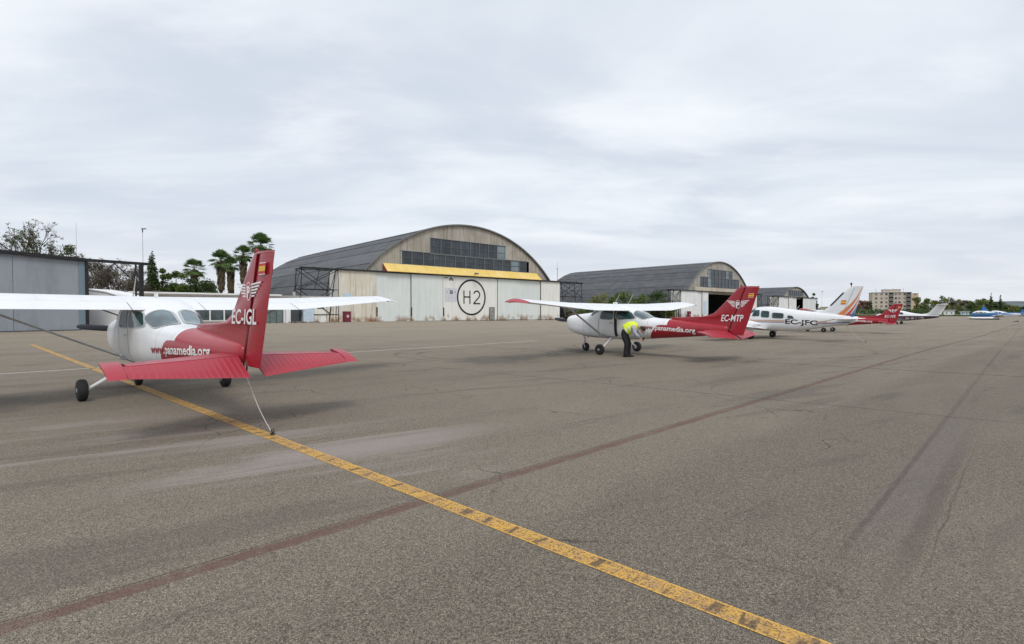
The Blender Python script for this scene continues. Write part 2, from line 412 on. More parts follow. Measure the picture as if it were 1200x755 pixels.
def strip(name, p, q, wd, mat, label, n=40, h=.004, cat='ground marking', kind='structure'):
    p = Vector(p); q = Vector(q); d = (q-p).normalized(); nn = Vector((-d.y, d.x)); vs = []; fs = []
    L = (q-p).length
    for i in range(n+1):
        c = p + d*L*i/n
        for s_ in (-.5, .5):
            r = c + nn*wd*s_; vs.append((r.x, r.y, gz(r.x, r.y)+h))
    fs = [(2*i, 2*i+2, 2*i+3, 2*i+1) for i in range(n)]
    me = bpy.data.meshes.new(name); me.from_pydata(vs, [], fs)
    uv = me.uv_layers.new(name='UVMap')
    for pl in me.polygons:
        for li in pl.loop_indices:
            vi = me.loops[li].vertex_index; uv.data[li].uv = ((vi//2)/n*L, (vi % 2))
    me.materials.append(mat)
    o = bpy.data.objects.new(name, me); col.objects.link(o)
    return tag(o, label, cat, kind=kind)
def line_paint(name, c, wear=.4, rungs=False, alpha=1.0):
    m = bpy.data.materials.new(name); m.use_nodes = True; T = NT(m.node_tree); b = T.n['Principled BSDF']
    P = T.new('ShaderNodeNewGeometry').outputs['Position']; uv = T.new('ShaderNodeUVMap').outputs[0]
    sp = T.new('ShaderNodeSeparateXYZ'); T.link(uv, sp.inputs[0]); v = sp.outputs[1]
    edge = T.math('ABSOLUTE', T.math('SUBTRACT', v, .5))          # 0 centre .5 edge
    n = T.noise(P, 26, 6, .72); n2 = T.noise(P, 5, 4, .6); vo = T.new('ShaderNodeTexVoronoi'); vo.inputs['Scale'].default_value = 75; T.link(P, vo.inputs['Vector'])
    worn = T.ss(T.math('ADD', T.math('MULTIPLY', n, .6), T.math('MULTIPLY', n2, .4)), .62-wear*.25, .74-wear*.2)
    if rungs: worn = T.math('MULTIPLY', worn, T.ss(edge, .44, .38))
    c2 = T.mix(T.ss(n, .35, .7), tuple(x*.78 for x in c), c)
    cc = T.mix(T.math('MULTIPLY', worn, .72), c2, (.30, .19, .12) if rungs else (.17, .12, .08))
    if rungs:
        # cross ridges: uneven transverse dark wear marks
        w_ = T.new('ShaderNodeTexNoise'); w_.inputs['Scale'].default_value = 1; w_.inputs['Detail'].default_value = 3
        T.link(T.mapping(uv, (7.5, .22, 1)), w_.inputs['Vector'])
        bars = T.math('PINGPONG', T.math('ADD', T.math('MULTIPLY', sp.outputs[0], 1.0), T.math('MULTIPLY', w_.outputs[0], .42)), .125)
        bm_ = T.ss(T.math('ADD', bars, T.math('MULTIPLY', T.math('SUBTRACT', n, .5), .05)), .030, .008)
        pres = T.ss(T.noise(T.mapping(uv, (4.3, .2, 1)), 1, 3), .30, .52)
        bm_ = T.math('MULTIPLY', T.math('MULTIPLY', bm_, pres), T.ss(edge, .42, .36))
        cc = T.mix(T.math('MULTIPLY', bm_, .8), cc, (.07, .05, .04))
        ln2 = T.math('MULTIPLY', T.ss(T.math('ABSOLUTE', T.math('SUBTRACT', edge, .455)), .03, .01), .5)
        cc = T.mix(ln2, cc, tuple(min(1, x*1.2) for x in c))
    T.link(cc, b.inputs['Base Color']); b.inputs['Roughness'].default_value = .7
    hole = T.ss(T.math('ADD', T.math('MULTIPLY', n, .5), T.math('MULTIPLY', vo.outputs['Distance'], .55)), .74-wear*.22, .80-wear*.22)
    rag = T.ss(T.math('ADD', edge, T.math('MULTIPLY', T.math('SUBTRACT', n, .5), .10)), .475, .50)
    al = T.math('SUBTRACT', alpha, T.math('MAXIMUM', T.math('MULTIPLY', hole, .9 if not rungs else .5), rag), clamp=True)
    T.link(al, b.inputs['Alpha'])
    bp = T.new('ShaderNodeBump'); bp.inputs['Strength'].default_value = .5; bp.inputs['Distance'].default_value = .006
    T.link(T.math('ADD', n, vo.outputs['Distance']), bp.inputs['Height']); T.link(bp.outputs[0], b.inputs['Normal'])
    return m
ylp = line_paint('yellow_line_paint', (.74, .42, .075), .80, True)
strip('yellow_line', (-24.5, 26.04), (3.2, 1.011), .162, ylp, 'worn yellow taxi line crossing the apron diagonally', 160)
strip('pale_line', (-16.5, 10.8), (1.5, 29.3), .20, line_paint('old_white_paint', (.58, .55, .49), .45, alpha=.9), 'faded white line on the apron behind the near aeroplane', 60)
strip('faded_yellow_line', (2.6, 21.3), (17.5, 9.55), .12, line_paint('old_yellow_paint', (.36, .30, .16), .95, alpha=.55), 'nearly worn away yellow line behind the second aeroplane', 60)
strip('pale_line', (2.0, 16.2), (6.3, 19.8), .14, line_paint('old_white_paint_thin', (.42, .40, .36), .9, alpha=.7), 'short faded white dash in front of the person', 20)
strip('pale_line', (14.5, 25.5), (22.5, 32.5), .14, bpy.data.materials['old_white_paint_thin'], 'faded white dash in front of the low wing aeroplane', 20)

# grass beyond the apron
def grass_mat():
    m = bpy.data.materials.new('short_grass'); m.use_nodes = True; T = NT(m.node_tree); b = T.n['Principled BSDF']
    P = T.new('ShaderNodeNewGeometry').outputs['Position']
    T.link(T.mix(T.ss(T.noise(P, .08, 6, .7), .35, .65), (.055, .085, .025), (.13, .135, .05)), b.inputs['Base Color']); b.inputs['Roughness'].default_value = .95
    return m
gm = grass_mat()
o = MB().add([(128, 196, -.19), (4000, 196, -.19), (4000, 5000, -.19), (128, 5000, -.19)], [(0, 1, 2, 3)]).build('grass_field', gm, recalc=False)
tag(o, 'green grass field beyond the far edge of the apron', 'grass', kind='structure')
rg = random.Random(5)
gb = MB()
for i in range(3200):
    x = rg.uniform(122, 330); y = 197 + abs(rg.gauss(0, 1))*22; h = rg.uniform(.15, .55); a_ = rg.uniform(0, 3.14)
    dx, dy = math.cos(a_)*.5, math.sin(a_)*.5
    gb.add([(x-dx, y-dy, -.2), (x+dx, y+dy, -.2), (x+rg.uniform(-.2, .2), y, h-.2)], [(0, 1, 2)])
tag(gb.build('grass_tufts', gm, recalc=False), 'rough grass tufts along the far edge of the apron', 'grass', kind='stuff')
# hills
hb = MB(); rg = random.Random(3); hv = []
nh = 70
for i in range(nh+1):
    t = i/nh; x = -2200 + t*5600
    h = 13 + 9*math.sin(t*5.1+1)**2 + 5*math.sin(t*17) + 3*math.sin(t*41)
    if x > 1700: h += 22*sstep((x-1700)/700)
    hv += [(x, 2500-.1*abs(x), -1), (x, 2650-.1*abs(x), max(4, h)), (x, 3100, -1)]
hb.add(hv, [(3*i+j, 3*i+3+j, 3*i+4+j, 3*i+1+j) for i in range(nh) for j in (0, 1)])
tag(hb.build('hills', pbr('distant_scrub', (.10, .125, .13), .95, var=.25, vscale=.01), smooth='all', recalc=False), 'low wooded hills on the horizon', 'hill', kind='structure')

# ------------------------------------------------------------------ aircraft toolkit
# aircraft are authored as (a, s, z): a metres aft of the nose, s metres to port, z above the ground
class Loft:
    def __init__(s, st, am):
        s.st = np.array(st, float); s.am = am
    def at(s, a):
        A = s.st[:, 0]; out = []
        a = min(max(a, A[0]), A[-1])
        i = min(max(int(np.searchsorted(A, a))-1, 0), len(A)-2)
        h = A[i+1]-A[i]; t = (a-A[i])/h
        for c in range(1, 5):
            y = s.st[:, c]
            def sl(k):
                if k <= 0: return (y[1]-y[0])/(A[1]-A[0])
                if k >= len(A)-1: return (y[-1]-y[-2])/(A[-1]-A[-2])
                d0 = (y[k]-y[k-1])/(A[k]-A[k-1]); d1 = (y[k+1]-y[k])/(A[k+1]-A[k])
                return 0 if d0*d1 <= 0 else 2*d0*d1/(d0+d1)
            m0, m1 = sl(i)*h, sl(i+1)*h
            out.append(y[i]*(2*t**3-3*t**2+1)+m0*(t**3-2*t**2+t)+y[i+1]*(-2*t**3+3*t**2)+m1*(t**3-t**2))
        return out
    def pt(s, a, th, e=0):
        w, zb, zt, n = s.at(a); hz = (zt-zb)/2+e; zc = (zb+zt)/2; w = w+e
        c, q = math.cos(th), math.sin(th)
        y = w*math.copysign(abs(c)**(2/n), c); z = zc+hz*math.copysign(abs(q)**(2/n), q)
        return s.L(a, y, z)
    def L(s, a, y, z): return (-y, s.am-a, z)
    def side(s, a, z, e=0, sg=1):
        w, zb, zt, n = s.at(a); hz = (zt-zb)/2; zc = (zb+zt)/2
        t = min(.995, abs((z-zc)/(hz+e)))
        return s.L(a, sg*((w)*(1-t**n)**(1/n)+e), z)
    def mesh(s, mb, da=.07, n=44):
        A0, A1 = s.st[0, 0], s.st[-1, 0]; k = int((A1-A0)/da)
        return mb.loft([[s.pt(A0+(A1-A0)*i/k, 2*math.pi*j/n) for j in range(n)] for i in range(k+1)])
    def window(s, corners, mode, e=.006, n=5.0, r0=0, r1=1, sg=1, m=36):
        """rounded quad patch lying on the skin; corners (a, z) or (a, theta), in order round the quad"""
        rings = []
        rr = [r1, r1*.66, r1*.33] if r0 == 0 else [r1, r0]
        def P(p, q):
            c = corners; u_, v_ = (p+1)/2, (q+1)/2
            x = [(c[0][k]*(1-u_)+c[1][k]*u_)*(1-v_)+(c[3][k]*(1-u_)+c[2][k]*u_)*v_ for k in (0, 1)]
            if mode == 'side': return s.side(x[0], x[1], e, sg)
            return s.pt(x[0], x[1], e)
        for r in rr:
            ring = []
            for k in range(m):
                f = 2*math.pi*k/m; cx_, sy_ = math.cos(f), math.sin(f)
                d = (abs(cx_)**n+abs(sy_)**n)**(-1/n); ring.append(P(cx_*d*r, sy_*d*r))
            rings.append(ring)
        mb = MB(); vs = [p for q in rings for p in q]; fs = []
        for i in range(len(rings)-1):
            for k in range(m): fs.append((i*m+k, i*m+(k+1) % m, (i+1)*m+(k+1) % m, (i+1)*m+k))
        if r0 == 0: vs.append(P(0, 0)); fs += [((len(rings)-1)*m+k, (len(rings)-1)*m+(k+1) % m, len(vs)-1) for k in range(m)]
        return mb.add(vs, fs)
def add_window(F, root, corners, mode, mat, sg=1, frame=True, n=5., name='window', e=.006):
    g = F.window(corners, mode, e=e, sg=sg, n=n).build(name, mat, root, smooth='all')
    if frame:
        # slim surround standing a little proud
        F.window(corners, mode, e=e+.006, sg=sg, n=n, r0=1.0, r1=1.10).build('window_frame', M['seal'], g, smooth='all')
    return g
def foil_ring(LE, TE, nrm, T, x0, x1, camber=.0, k=14):
    LE = Vector(LE); TE = Vector(TE); nrm = Vector(nrm); c = (TE-LE).length
    def th(x): return 5*T*(.2969*math.sqrt(x)-.126*x-.3516*x*x+.2843*x**3-.1015*x**4)
    def cm(x): return camber*4*x*(1-x)
    xs = [x0+(x1-x0)*(.5-.5*math.cos(math.pi*i/k)) for i in range(k+1)]
    up = [LE+(TE-LE)*x+nrm*(cm(x)+th(x))*c for x in xs]
    lo = [LE+(TE-LE)*x+nrm*(cm(x)-th(x)-.0005)*c for x in xs]
    return up + lo[::-1]
def foil(F, secs, x0=0, x1=1, camber=0, nrm=(0, 0, 1), k=14):
    """secs: (LE(a,s,z), TE(a,s,z), T[, x0, x1])"""
    rings = []
    for sct in secs:
        LE, TE, T = sct[:3]; a0, a1 = (sct[3], sct[4]) if len(sct) > 3 else (x0, x1)
        rings.append(foil_ring(F.L(*LE), F.L(*TE), nrm, T, a0, a1, camber, k))
    return MB().loft(rings)
def side_text(F, s, a0, a1, z0, z1, h, mat, parent, fin=None, bold=0.0, slant=0.0, mirror=False, name='lettering', e=.006):
    """lettering painted on the port side (or starboard); fin: s offset function for flat surfaces"""
    vs, fs = fit_text(s, bold); out = []
    for x, y in vs:
        if mirror: x = 1-x
        a = a0+(a1-a0)*x; zb = z0+(z1-z0)*(x if not mirror else x)
        z = zb+h*y; a += slant*h*y
        sg = -1 if mirror else 1
        if fin is None: out.append(F.side(a, z, e, sg))
        else: out.append(F.L(a, sg*fin(a, z), z))
    mb = MB().add(out, fs); o = mb.build(name, mat, parent, recalc=False); return o
def wheel(root, F, a, s, z, Rr, wd, rimr=.45, name='wheel', leg=None):
    c = F.L(a, s, z)
    g = MB().lathe(c, (1, 0, 0), [(-wd/2, Rr*rimr), (-wd*.5, Rr*.72), (-wd*.42, Rr*.90), (-wd*.22, Rr), (wd*.22, Rr), (wd*.42, Rr*.90), (wd/2, Rr*.72), (wd/2, Rr*rimr)], 28)
    t = g.build('tyre', M['rubber'], root, smooth=True)
    MB().lathe(c, (1, 0, 0), [(-wd*.53, .02), (-wd*.53, Rr*.18), (-wd*.40, Rr*.24), (-wd*.40, Rr*.40), (-wd*.5, Rr*.47), (wd*.5, Rr*.47), (wd*.40, Rr*.40), (wd*.40, Rr*.24), (wd*.53, Rr*.18), (wd*.53, .02)], 20).build('rim', M['rim'], t, smooth=True)
    return t
def badge(F, root, a0, a1, zc, h, off, P_only=False, parent=None):
    """winged emblem with a P in a ring, both sides"""
    ac = (a0+a1)/2; hw = (a1-a0)/2
    for sg in (1, -1):
        m = MB()
        def q(pts): m.add([F.L(a, sg*off(a, z), z) for a, z in pts], [tuple(range(len(pts)))])
        n = 22; r1 = h*.52; r0 = h*.44
        for k in range(n):
            f0, f1 = 2*math.pi*k/n, 2*math.pi*(k+.72)/n
            q([(ac+r0*.62*math.cos(f0), zc+r0*math.sin(f0)), (ac+r1*.62*math.cos(f0), zc+r1*math.sin(f0)), (ac+r1*.62*math.cos(f1), zc+r1*math.sin(f1)), (ac+r0*.62*math.cos(f1), zc+r0*math.sin(f1))])
        for sd in (-1, 1):
            for i in range(5):
                z1 = zc+h*.36-i*h*.155; th_ = h*.055
                xi = r1*.66+.012; xo = hw*(1-.13*i)
                lift = h*.09*(1-i*.2)
                q([(ac+sd*xi, z1-th_-.0), (ac+sd*xo, z1-th_+lift), (ac+sd*xo, z1+th_*.6+lift), (ac+sd*xi, z1+th_*.6)])
        m.build('emblem', M['lettering'], parent or root, recalc=False)
        vs, fs = fit_text('P', .045)
        pw = h*.27
        MB().add([F.L(ac+(x-.5)*1.5*pw*sg, sg*(off(ac, zc)+.001), zc-h*.33+y*h*.62) for x, y in vs], fs).build('emblem_letter', M['lettering'], parent or root, recalc=False)

ST172 = [  # a, half width, z bottom, z top, exponent
    (.30, .30, .98, 1.42, 2.4), (.36, .38, .90, 1.475, 2.6), (.50, .45, .80, 1.51, 2.8), (.90, .50, .69, 1.56, 2.9), (1.40, .525, .61, 1.61, 3.0),
    (1.74, .545, .59, 1.655, 3.1), (1.86, .55, .585, 1.74, 3.2), (2.18, .555, .58, 1.93, 3.4), (2.4, .56, .575, 1.955, 3.5), (2.9, .565, .57, 1.96, 3.5),
    (3.45, .56, .575, 1.87, 3.4), (3.72, .55, .59, 1.755, 3.2), (4.0, .505, .61, 1.64, 3.0), (4.42, .435, .64, 1.455, 2.7), (4.7, .405, .665, 1.42, 2.5),
    (5.2, .37, .705, 1.395, 2.3), (6.0, .275, .77, 1.325, 2.2), (6.8, .17, .86, 1.25, 2.2), (7.26, .085, .93, 1.19, 2.2), (7.32, .05, .97, 1.15, 2.2)]
AM = 2.84
def make_172(pos, yaw, reg, label, opts):
    root = empty('light_aircraft', (pos[0], pos[1], gz(*pos)), -yaw, label, 'aeroplane', 'red tailed high wing training aeroplanes')
    F = Loft(ST172, AM)
    fus = F.mesh(MB()).build('fuselage', M['fus172'], root, smooth='all')
    # glazing
    for sg in (1, -1):
        add_window(F, root, [(2.30, 1.37), (2.97, 1.36), (2.97, 1.70), (2.42, 1.70)], 'side', M['glass_g'], sg)
        add_window(F, root, [(3.12, 1.36), (3.98, 1.40), (3.72, 1.665), (3.12, 1.70)], 'side', M['glass_g'], sg)
        dgap = .014
        # door seams
        m = MB()
        for (a0, z0, a1, z1) in ((2.20, .70, 2.26, 1.40), (3.04, .68, 3.05, 1.74), (2.20, .70, 3.04, .68)):
            k = 12; pts = []
            for i in range(k+1):
                f = i/k; pts.append((a0+(a1-a0)*f, z0+(z1-z0)*f))
            vs = []
            hor = abs(z1-z0) < .1
            for a, z in pts:
                if hor: vs += [F.side(a, z-dgap/2, .003, sg), F.side(a, z+dgap/2, .003, sg)]
                else: vs += [F.side(a-dgap/2, z, .003, sg), F.side(a+dgap/2, z, .003, sg)]
            m.add(vs, [(2*i, 2*i+2, 2*i+3, 2*i+1) for i in range(k)])
        m.build('door_seam', M['steel_dark'], root, recalc=False)
        # windscreen halves and wrap round rear window halves
        s0, s1 = (math.pi/2-.06, .40) if sg == 1 else (math.pi/2+.06, math.pi-.40)
        add_window(F, root, [(1.80, s0), (1.80, s1), (2.24, s1+(.1 if sg == -1 else -.1)*0), (2.12, s0)], 'th', M['glass_g'], frame=False, name='windscreen')
        r0, r1 = (math.pi/2-.055, .58) if sg == 1 else (math.pi/2+.055, math.pi-.58)
        add_window(F, root, [(3.84, r0), (3.84, r1), (4.27, r1), (4.50, r0)], 'th', M['glass_l'], frame=True, n=4.4, name='rear_window')
        # handle
        MB().tube(F.side(2.78, 1.22, .02, sg), F.side(2.94, 1.22, .02, sg), .012).build('door_handle', M['metal'], root)
        # steps
        MB().box(*sorted((F.L(0, sg*.50, 0)[0], F.L(0, sg*.62, 0)[0])), AM-2.74, AM-2.60, .50, .515).build('step', M['steel_dark'], root)
    if opts.get('open_door'):
        vs = []
        for i in range(13):
            z = .70+(1.72-.70)*i/12; vs += [F.side(3.02, z, .012, 1), F.side(3.15, z, .012, 1)]
        MB().add(vs, [(2*i, 2*i+2, 2*i+3, 2*i+1) for i in range(12)]).build('door_gap_shade', M['dark'], root, recalc=False)  # dark strip laid on the skin as the unlit interior in the door gap
        # door standing slightly ajar, hinged at its front edge
        ring = [(2.24, .71), (3.02, .69), (3.03, 1.72), (2.42, 1.72), (2.28, 1.42)]
        def dp(a, z, e):
            x, y, zc = F.side(a, min(z, 1.70), e, 1); f = max(0, (a-2.24)/.78); return (x-.11*f, y, z)
    # wing : forward 72 percent is the wing box, the rest flaps and ailerons
    def wsec(s):
        q = abs(s)
        if q < 2.55: le, te, zl, zt, T = 2.02, 3.66, 1.895+.008*q, 1.705+.006*q, .125
        else:
            f = (q-2.55)/(5.35-2.55); le = 2.02+.16*f; te = 3.66-.42*f; zl = 1.915+.135*f; zt = 1.72+.255*f; T = .125-.01*f
        return (le, s, zl), (te, s, zt), T
    S = [-5.35, -5.0, -4.2, -3.4, -2.55, -1.6, -.6, 0, .6, 1.6, 2.55, 3.4, 4.2, 5.0, 5.35]
    wing = foil(F, [wsec(s) for s in S], 0, .72, .03).build('wing', M['wing_white'], root, smooth=True)
    foil(F, [wsec(s) for s in (-.60, 0, .60)], .72, 1, .03).build('wing_fairing', M['white'], root, smooth=True)
    for sg in (1, -1):
        foil(F, [wsec(sg*s) for s in (.62, 1.6, 2.53)], .727, 1, .03).build('flap', M['white'], root, smooth=True)
        foil(F, [wsec(sg*s) for s in (2.56, 3.4, 4.2, 4.98)], .727, 1, .03).build('aileron', M['white'], root, smooth=True)
        foil(F, [wsec(sg*s) for s in (5.0, 5.35)], .72, 1, .03).build('wing_tip_edge', M['white'], root, smooth=True)
        le, te, T = wsec(sg*5.352); rings = [foil_ring(F.L(*le), F.L(*te), (0, 0, 1), T, 0, 1, .03)]
        for f in (.35, .7, .92, 1.0):
            sh = .30*f; kk = math.sqrt(max(.02, 1-f*f)); c = (te[0]-le[0])
            l2 = (le[0]+.22*f*f*c*.5, sg*(5.35+sh), le[2]-.06*f); t2 = (te[0]-.05*f, sg*(5.35+sh), te[2]-.035*f)
            rings.append(foil_ring(F.L(*l2), F.L(*t2), (0, 0, 1), T*max(.16, kk), 0, 1, .03))
        mat = M['red_faded'] if opts.get('red_tips') else M['white']
        tip = MB().loft(rings).build('wing_tip', mat, root, smooth=True)
        lt = F.L(2.6, sg*5.66, 1.985)
        MB().lathe(lt, (sg*-1, .4, 0), [(0, .028), (.03, .03), (.055, .012)], 10).build('navigation_light', M['redstripe'] if sg == 1 else M['boot'], root, smooth=True)
        # strut, streamlined
        p0 = Vector(F.L(2.32, sg*.50, .74)); p1 = Vector(F.L(2.52, sg*2.66, 1.80))
        d = p1-p0; ring = []
        rs = []
        for p in (p0, p1):
            rs.append([(p.x+.018*math.sin(t)*-.4, p.y+.062*math.cos(t), p.z+.026*math.sin(t)) for t in [2*math.pi*i/14 for i in range(14)]])
        MB().loft(rs).build('wing_strut', M['grey_paint'], root, smooth=True)
        MB().tube(F.L(2.32, sg*.46, .72), F.L(2.33, sg*.56, .77), .05).build('strut_cuff', M['white'], root, smooth=True)
        # main gear leg and wheel
        wx = 1.235
        MB().path([F.L(2.72, sg*.30, .60), F.L(2.74, sg*.50, .555), F.L(2.82, sg*.86, .39), F.L(2.84, sg*1.10, .25), F.L(2.84, sg*1.17, .205)], [.055, .045, .036, .030, .028], 10).build('gear_leg', M['white'], root, smooth=True)
        MB().lathe(F.L(2.84, sg*1.15, .2), (1, 0, 0), [(-.015, .075), (.015, .075)], 16).build('brake_disc', M['metal'], root, smooth=True)
        wheel(root, F, 2.84, sg*wx, .205, .205, .155)
    # tail
    hinge = lambda z: 7.30+(z-.95)*.37
    tez = lambda z: 7.83+(z-.88)*.312
    prof = [(1.10, 6.2), (1.28, 5.35), (1.36, 5.2), (1.455, 5.17), (1.475, 5.6), (1.50, 6.35), (1.54, 6.60), (1.62, 6.80), (1.72, 6.925), (2.0, 7.20), (2.25, 7.44), (2.42, 7.60), (2.47, 7.68)]
    secs = []
    for z, le in prof:
        te = tez(z); c = te-le; tk = .095 if z > 1.5 else .085
        secs.append(((le, 0, z), (te, 0, z), tk/c, 0, (hinge(z)-le)/c))
    fin_ = foil(F, secs, nrm=(1, 0, 0), k=12).build('fin', M['red'], root, smooth=True)
    rud = []
    for z in (.90, .95, 1.3, 1.7, 2.1, 2.30, 2.47):
        te = tez(z); h_ = hinge(max(z, .95)) + .012; 
        if z < 1.0: te -= .0
        c = te-h_
        rud.append(((h_-.0, 0, z if z > .92 else .90), (te+(.0 if z > 1 else -.02), 0, z-(0 if z > 1 else .02)), .16, 0, 1))
    R_ = foil(F, rud, nrm=(1, 0, 0), k=10).build('rudder', M['red'], root, smooth=True)
    # rudder balance horn cap and beacon
    foil(F, [((7.66, 0, 2.475), (8.33, 0, 2.475), .12), ((7.74, 0, 2.51), (8.325, 0, 2.495), .09)], nrm=(1, 0, 0)).build('fin_cap', M['red'], root, smooth=True)
    MB().lathe(F.L(7.74, 0, 2.49), (0, 0, 1), [(0, .030), (.035, .032), (.06, .024), (.075, .006)], 14).build('beacon', M['canopy_dark'], root, smooth=True)
    # dark hinge gap
    MB().add([F.L(hinge(z)+d, sg*.034, z) for sg in (1, -1) for z in (.97, 2.46) for d in (-.010, .012)], [(0, 1, 3, 2), (4, 5, 7, 6)]).build('hinge_gap', M['dark'], root, recalc=False)
    for sg in (1, -1):
        foil(F, [((6.52, sg*.05, 1.015), (7.74, sg*.05, .995), .080, 0, .615), ((6.95, sg*1.42, .975), (7.64, sg*1.42, .962), .09, 0, .56)]).build('stabilizer', M['red_faded'], root, smooth=True)
        foil(F, [((6.95, sg*1.425, .975), (7.64, sg*1.425, .962), .09, 0, .20), ((6.97, sg*1.44, .975), (7.64, sg*1.44, .962), .09, 0, .20)]).build('stabilizer_tip', M['red_faded'], root, smooth=True)
        # elevator: pressed skin with ridges running fore and aft, drooping
        rings = []; k = 150
        for i in range(k+1):
            f = i/k; s_ = .10+(1.46-.10)*f
            ha = 7.28+f*.055; hz_ = .995-.033*f; ta = 7.75-f*.13; tz = .755+f*.10
            b_ = (s_/.0775) % 1.0
            up = (.0055 if b_ < .16 or b_ > .84 else 0) - (.004 if .30 < b_ < .36 else 0)
            th0 = .034-.008*f
            rg_ = [F.L(ha, sg*s_, hz_+th0), F.L(ha+.12*(ta-ha), sg*s_, hz_+.12*(tz-hz_)+th0+up*.5),
                   F.L(ha+.5*(ta-ha), sg*s_, hz_+.5*(tz-hz_)+th0*.68+up), F.L(ha+.97*(ta-ha), sg*s_, tz+.012+up*.8+.03*(hz_-tz)), F.L(ta, sg*s_, tz),
                   F.L(ha+.97*(ta-ha), sg*s_, tz-.002), F.L(ha+.5*(ta-ha), sg*s_, hz_+.5*(tz-hz_)-th0*.6-up), F.L(ha, sg*s_, hz_-th0)]
            rings.append(rg_)
        MB().loft(rings).build('elevator', M['red_faded'], root, smooth=True)
        # elevator horn reaching forward of the hinge at the tip
        hr = []
        for s_, t_ in ((1.465, 1), (1.60, .9), (1.66, .35)):
            hr.append([F.L(7.04, sg*s_, 1.03), F.L(7.10, sg*s_, 1.018+.022*t_), F.L(7.33, sg*s_, .962+.032*t_), F.L(7.50, sg*s_, .907+.022*t_), F.L(7.615, sg*s_, .852), F.L(7.5, sg*s_, .897-.020*t_), F.L(7.33, sg*s_, .952-.028*t_), F.L(7.10, sg*s_, 1.005-.022*t_)])
        MB().loft(hr).build('elevator_horn', M['red_faded'], root, smooth=True)
    MB().path([F.L(7.22, 0, .95), F.L(7.26, 0, .80), F.L(7.30, 0, .77), F.L(7.34, 0, .80), F.L(7.36, 0, .94)], .012, 8).build('tie_down_ring', M['steel_dark'], root, smooth='all')
    # nose: spinner, propeller, intakes, exhaust, nose gear
    sp_ = MB().lathe(F.L(.30, 0, 1.24), (0, 1, 0), [(0, .17), (.04, .17), (.12, .155), (.20, .115), (.265, .055), (.29, .004)], 24).build('spinner', M['white'], root, smooth='all')
    pr = []
    ang0 = opts.get('prop', 7)
    for hh in (0, 180):
        an = R(ang0+hh); mb = MB(); rs = []
        for r_, c_, tw, tk in ((.08, .07, 50, .05), (.2, .13, 42, .035), (.45, .155, 28, .022), (.7, .14, 20, .016), (.88, .11, 15, .012), (.945, .05, 14, .008)):
            ring = []
            for t in range(10):
                q = 2*math.pi*t/10; ex, ey = math.cos(q)*c_/2, math.sin(q)*tk/2
                tx = ex*math.cos(R(tw))-ey*math.sin(R(tw)); ty = ex*math.sin(R(tw))+ey*math.cos(R(tw))
                # blade along +s rotated by an ; tx in disc plane, ty along a
                s_ = r_*math.cos(an)-tx*math.sin(an); z_ = 1.24+r_*math.sin(an)+tx*math.cos(an)
                ring.append(F.L(.17+ty, s_, z_))
            rs.append(ring)
        MB().loft(rs).build('propeller_blade', M['prop'], root, smooth=True)
    for sg in (1, -1):
        MB().lathe(F.L(.315, sg*.215, 1.30), (0, 1, 0), [(-.05, .075), (.012, .08), (.018, .06)], 16).build('air_intake', M['dark'], root, smooth=True)
    MB().tube(F.L(.95, -.25, .72), F.L(1.05, -.25, .55), .028, .028, 12).build('exhaust_pipe', M['metal'], root, smooth=True)
    MB().tube(F.L(.98, 0, .80), F.L(1.06, 0, .36), .036, .032, 12).build('nose_strut', M['white'], root, smooth=True)
    f = MB()
    for s_ in (-.085, .085): f.tube(F.L(1.06, s_, .40), F.L(1.12, s_, .17), .016, .014, 8)
    f.tube(F.L(1.06, -.09, .40), F.L(1.06, .09, .40), .022, .022, 8).build('nose_fork', M['white'], root, smooth=True)
    MB().path([F.L(1.0, 0, .62), F.L(1.14, 0, .52), F.L(1.08, 0, .40)], .012, 6).build('scissor_link', M['steel_dark'], root)
    wheel(root, F, 1.12, 0, .175, .175, .13)
    # aerials
    for s_ in opts.get('aerials', (.45, -.45)):
        MB().tube(F.L(2.95, s_, 1.98), F.L(3.20, s_*1.0, 2.36), .012, .007, 6).build('aerial', M['rope'], root)
    MB().box(-.012, .012, AM-2.75, AM-2.55, 1.98, 2.05).build('marker_aerial', M['white'], root)
    # writing
    off = lambda a, z: .0505
    offr = lambda a, z: .0505 if a < hinge(z)+.14 else .043
    e0, e1, ez, eh = opts['reg']
    for mir in (False, True):
        a0, a1 = (e0, e1)
        vs, fs = fit_text(reg, .018)
        out = []
        sg = -1 if mir else 1
        for x, y in vs:
            xx = 1-x if mir else x
            a = a0+(a1-a0)*xx+.16*eh*y; z = ez+eh*y
            out.append(F.L(a, sg*.052, z))
        MB().add(out, fs).build('registration', M['lettering'], root, recalc=False)
    b0, b1, bz, bh = opts['badge']
    badge(F, root, b0, b1, bz, bh, off)
    f0, f1, fz0, fz1 = opts['flag']
    for sg in (1, -1):
        q = lambda z0, z1, e=0: [F.L(f0+(z0-fz0)*.2, sg*(.050+e), z0), F.L(f1+(z0-fz0)*.2, sg*(.050+e), z0), F.L(f1+(z1-fz0)*.2, sg*(.050+e), z1), F.L(f0+(z1-fz0)*.2, sg*(.050+e), z1)]
        h4 = (fz1-fz0)/4
        MB().add(q(fz0-.012, fz1+.012), [(0, 1, 2, 3)]).build('flag_border', M['lettering'], root, recalc=False)
        MB().add(q(fz0, fz1, .002), [(0, 1, 2, 3)]).build('flag_field', M['redflag'], root, recalc=False)
        MB().add(q(fz0+h4, fz1-h4, .004), [(0, 1, 2, 3)]).build('flag_band', M['yellow'], root, recalc=False)
    t0, t1, tz0, tz1, th_ = opts['web']
    tw = (t1-t0)*.235
    side_text(F, 'www', t0, t0+tw-.03, tz0, tz0+(tz1-tz0)*.235, th_*.80, M['red_letter'], root, bold=.02)
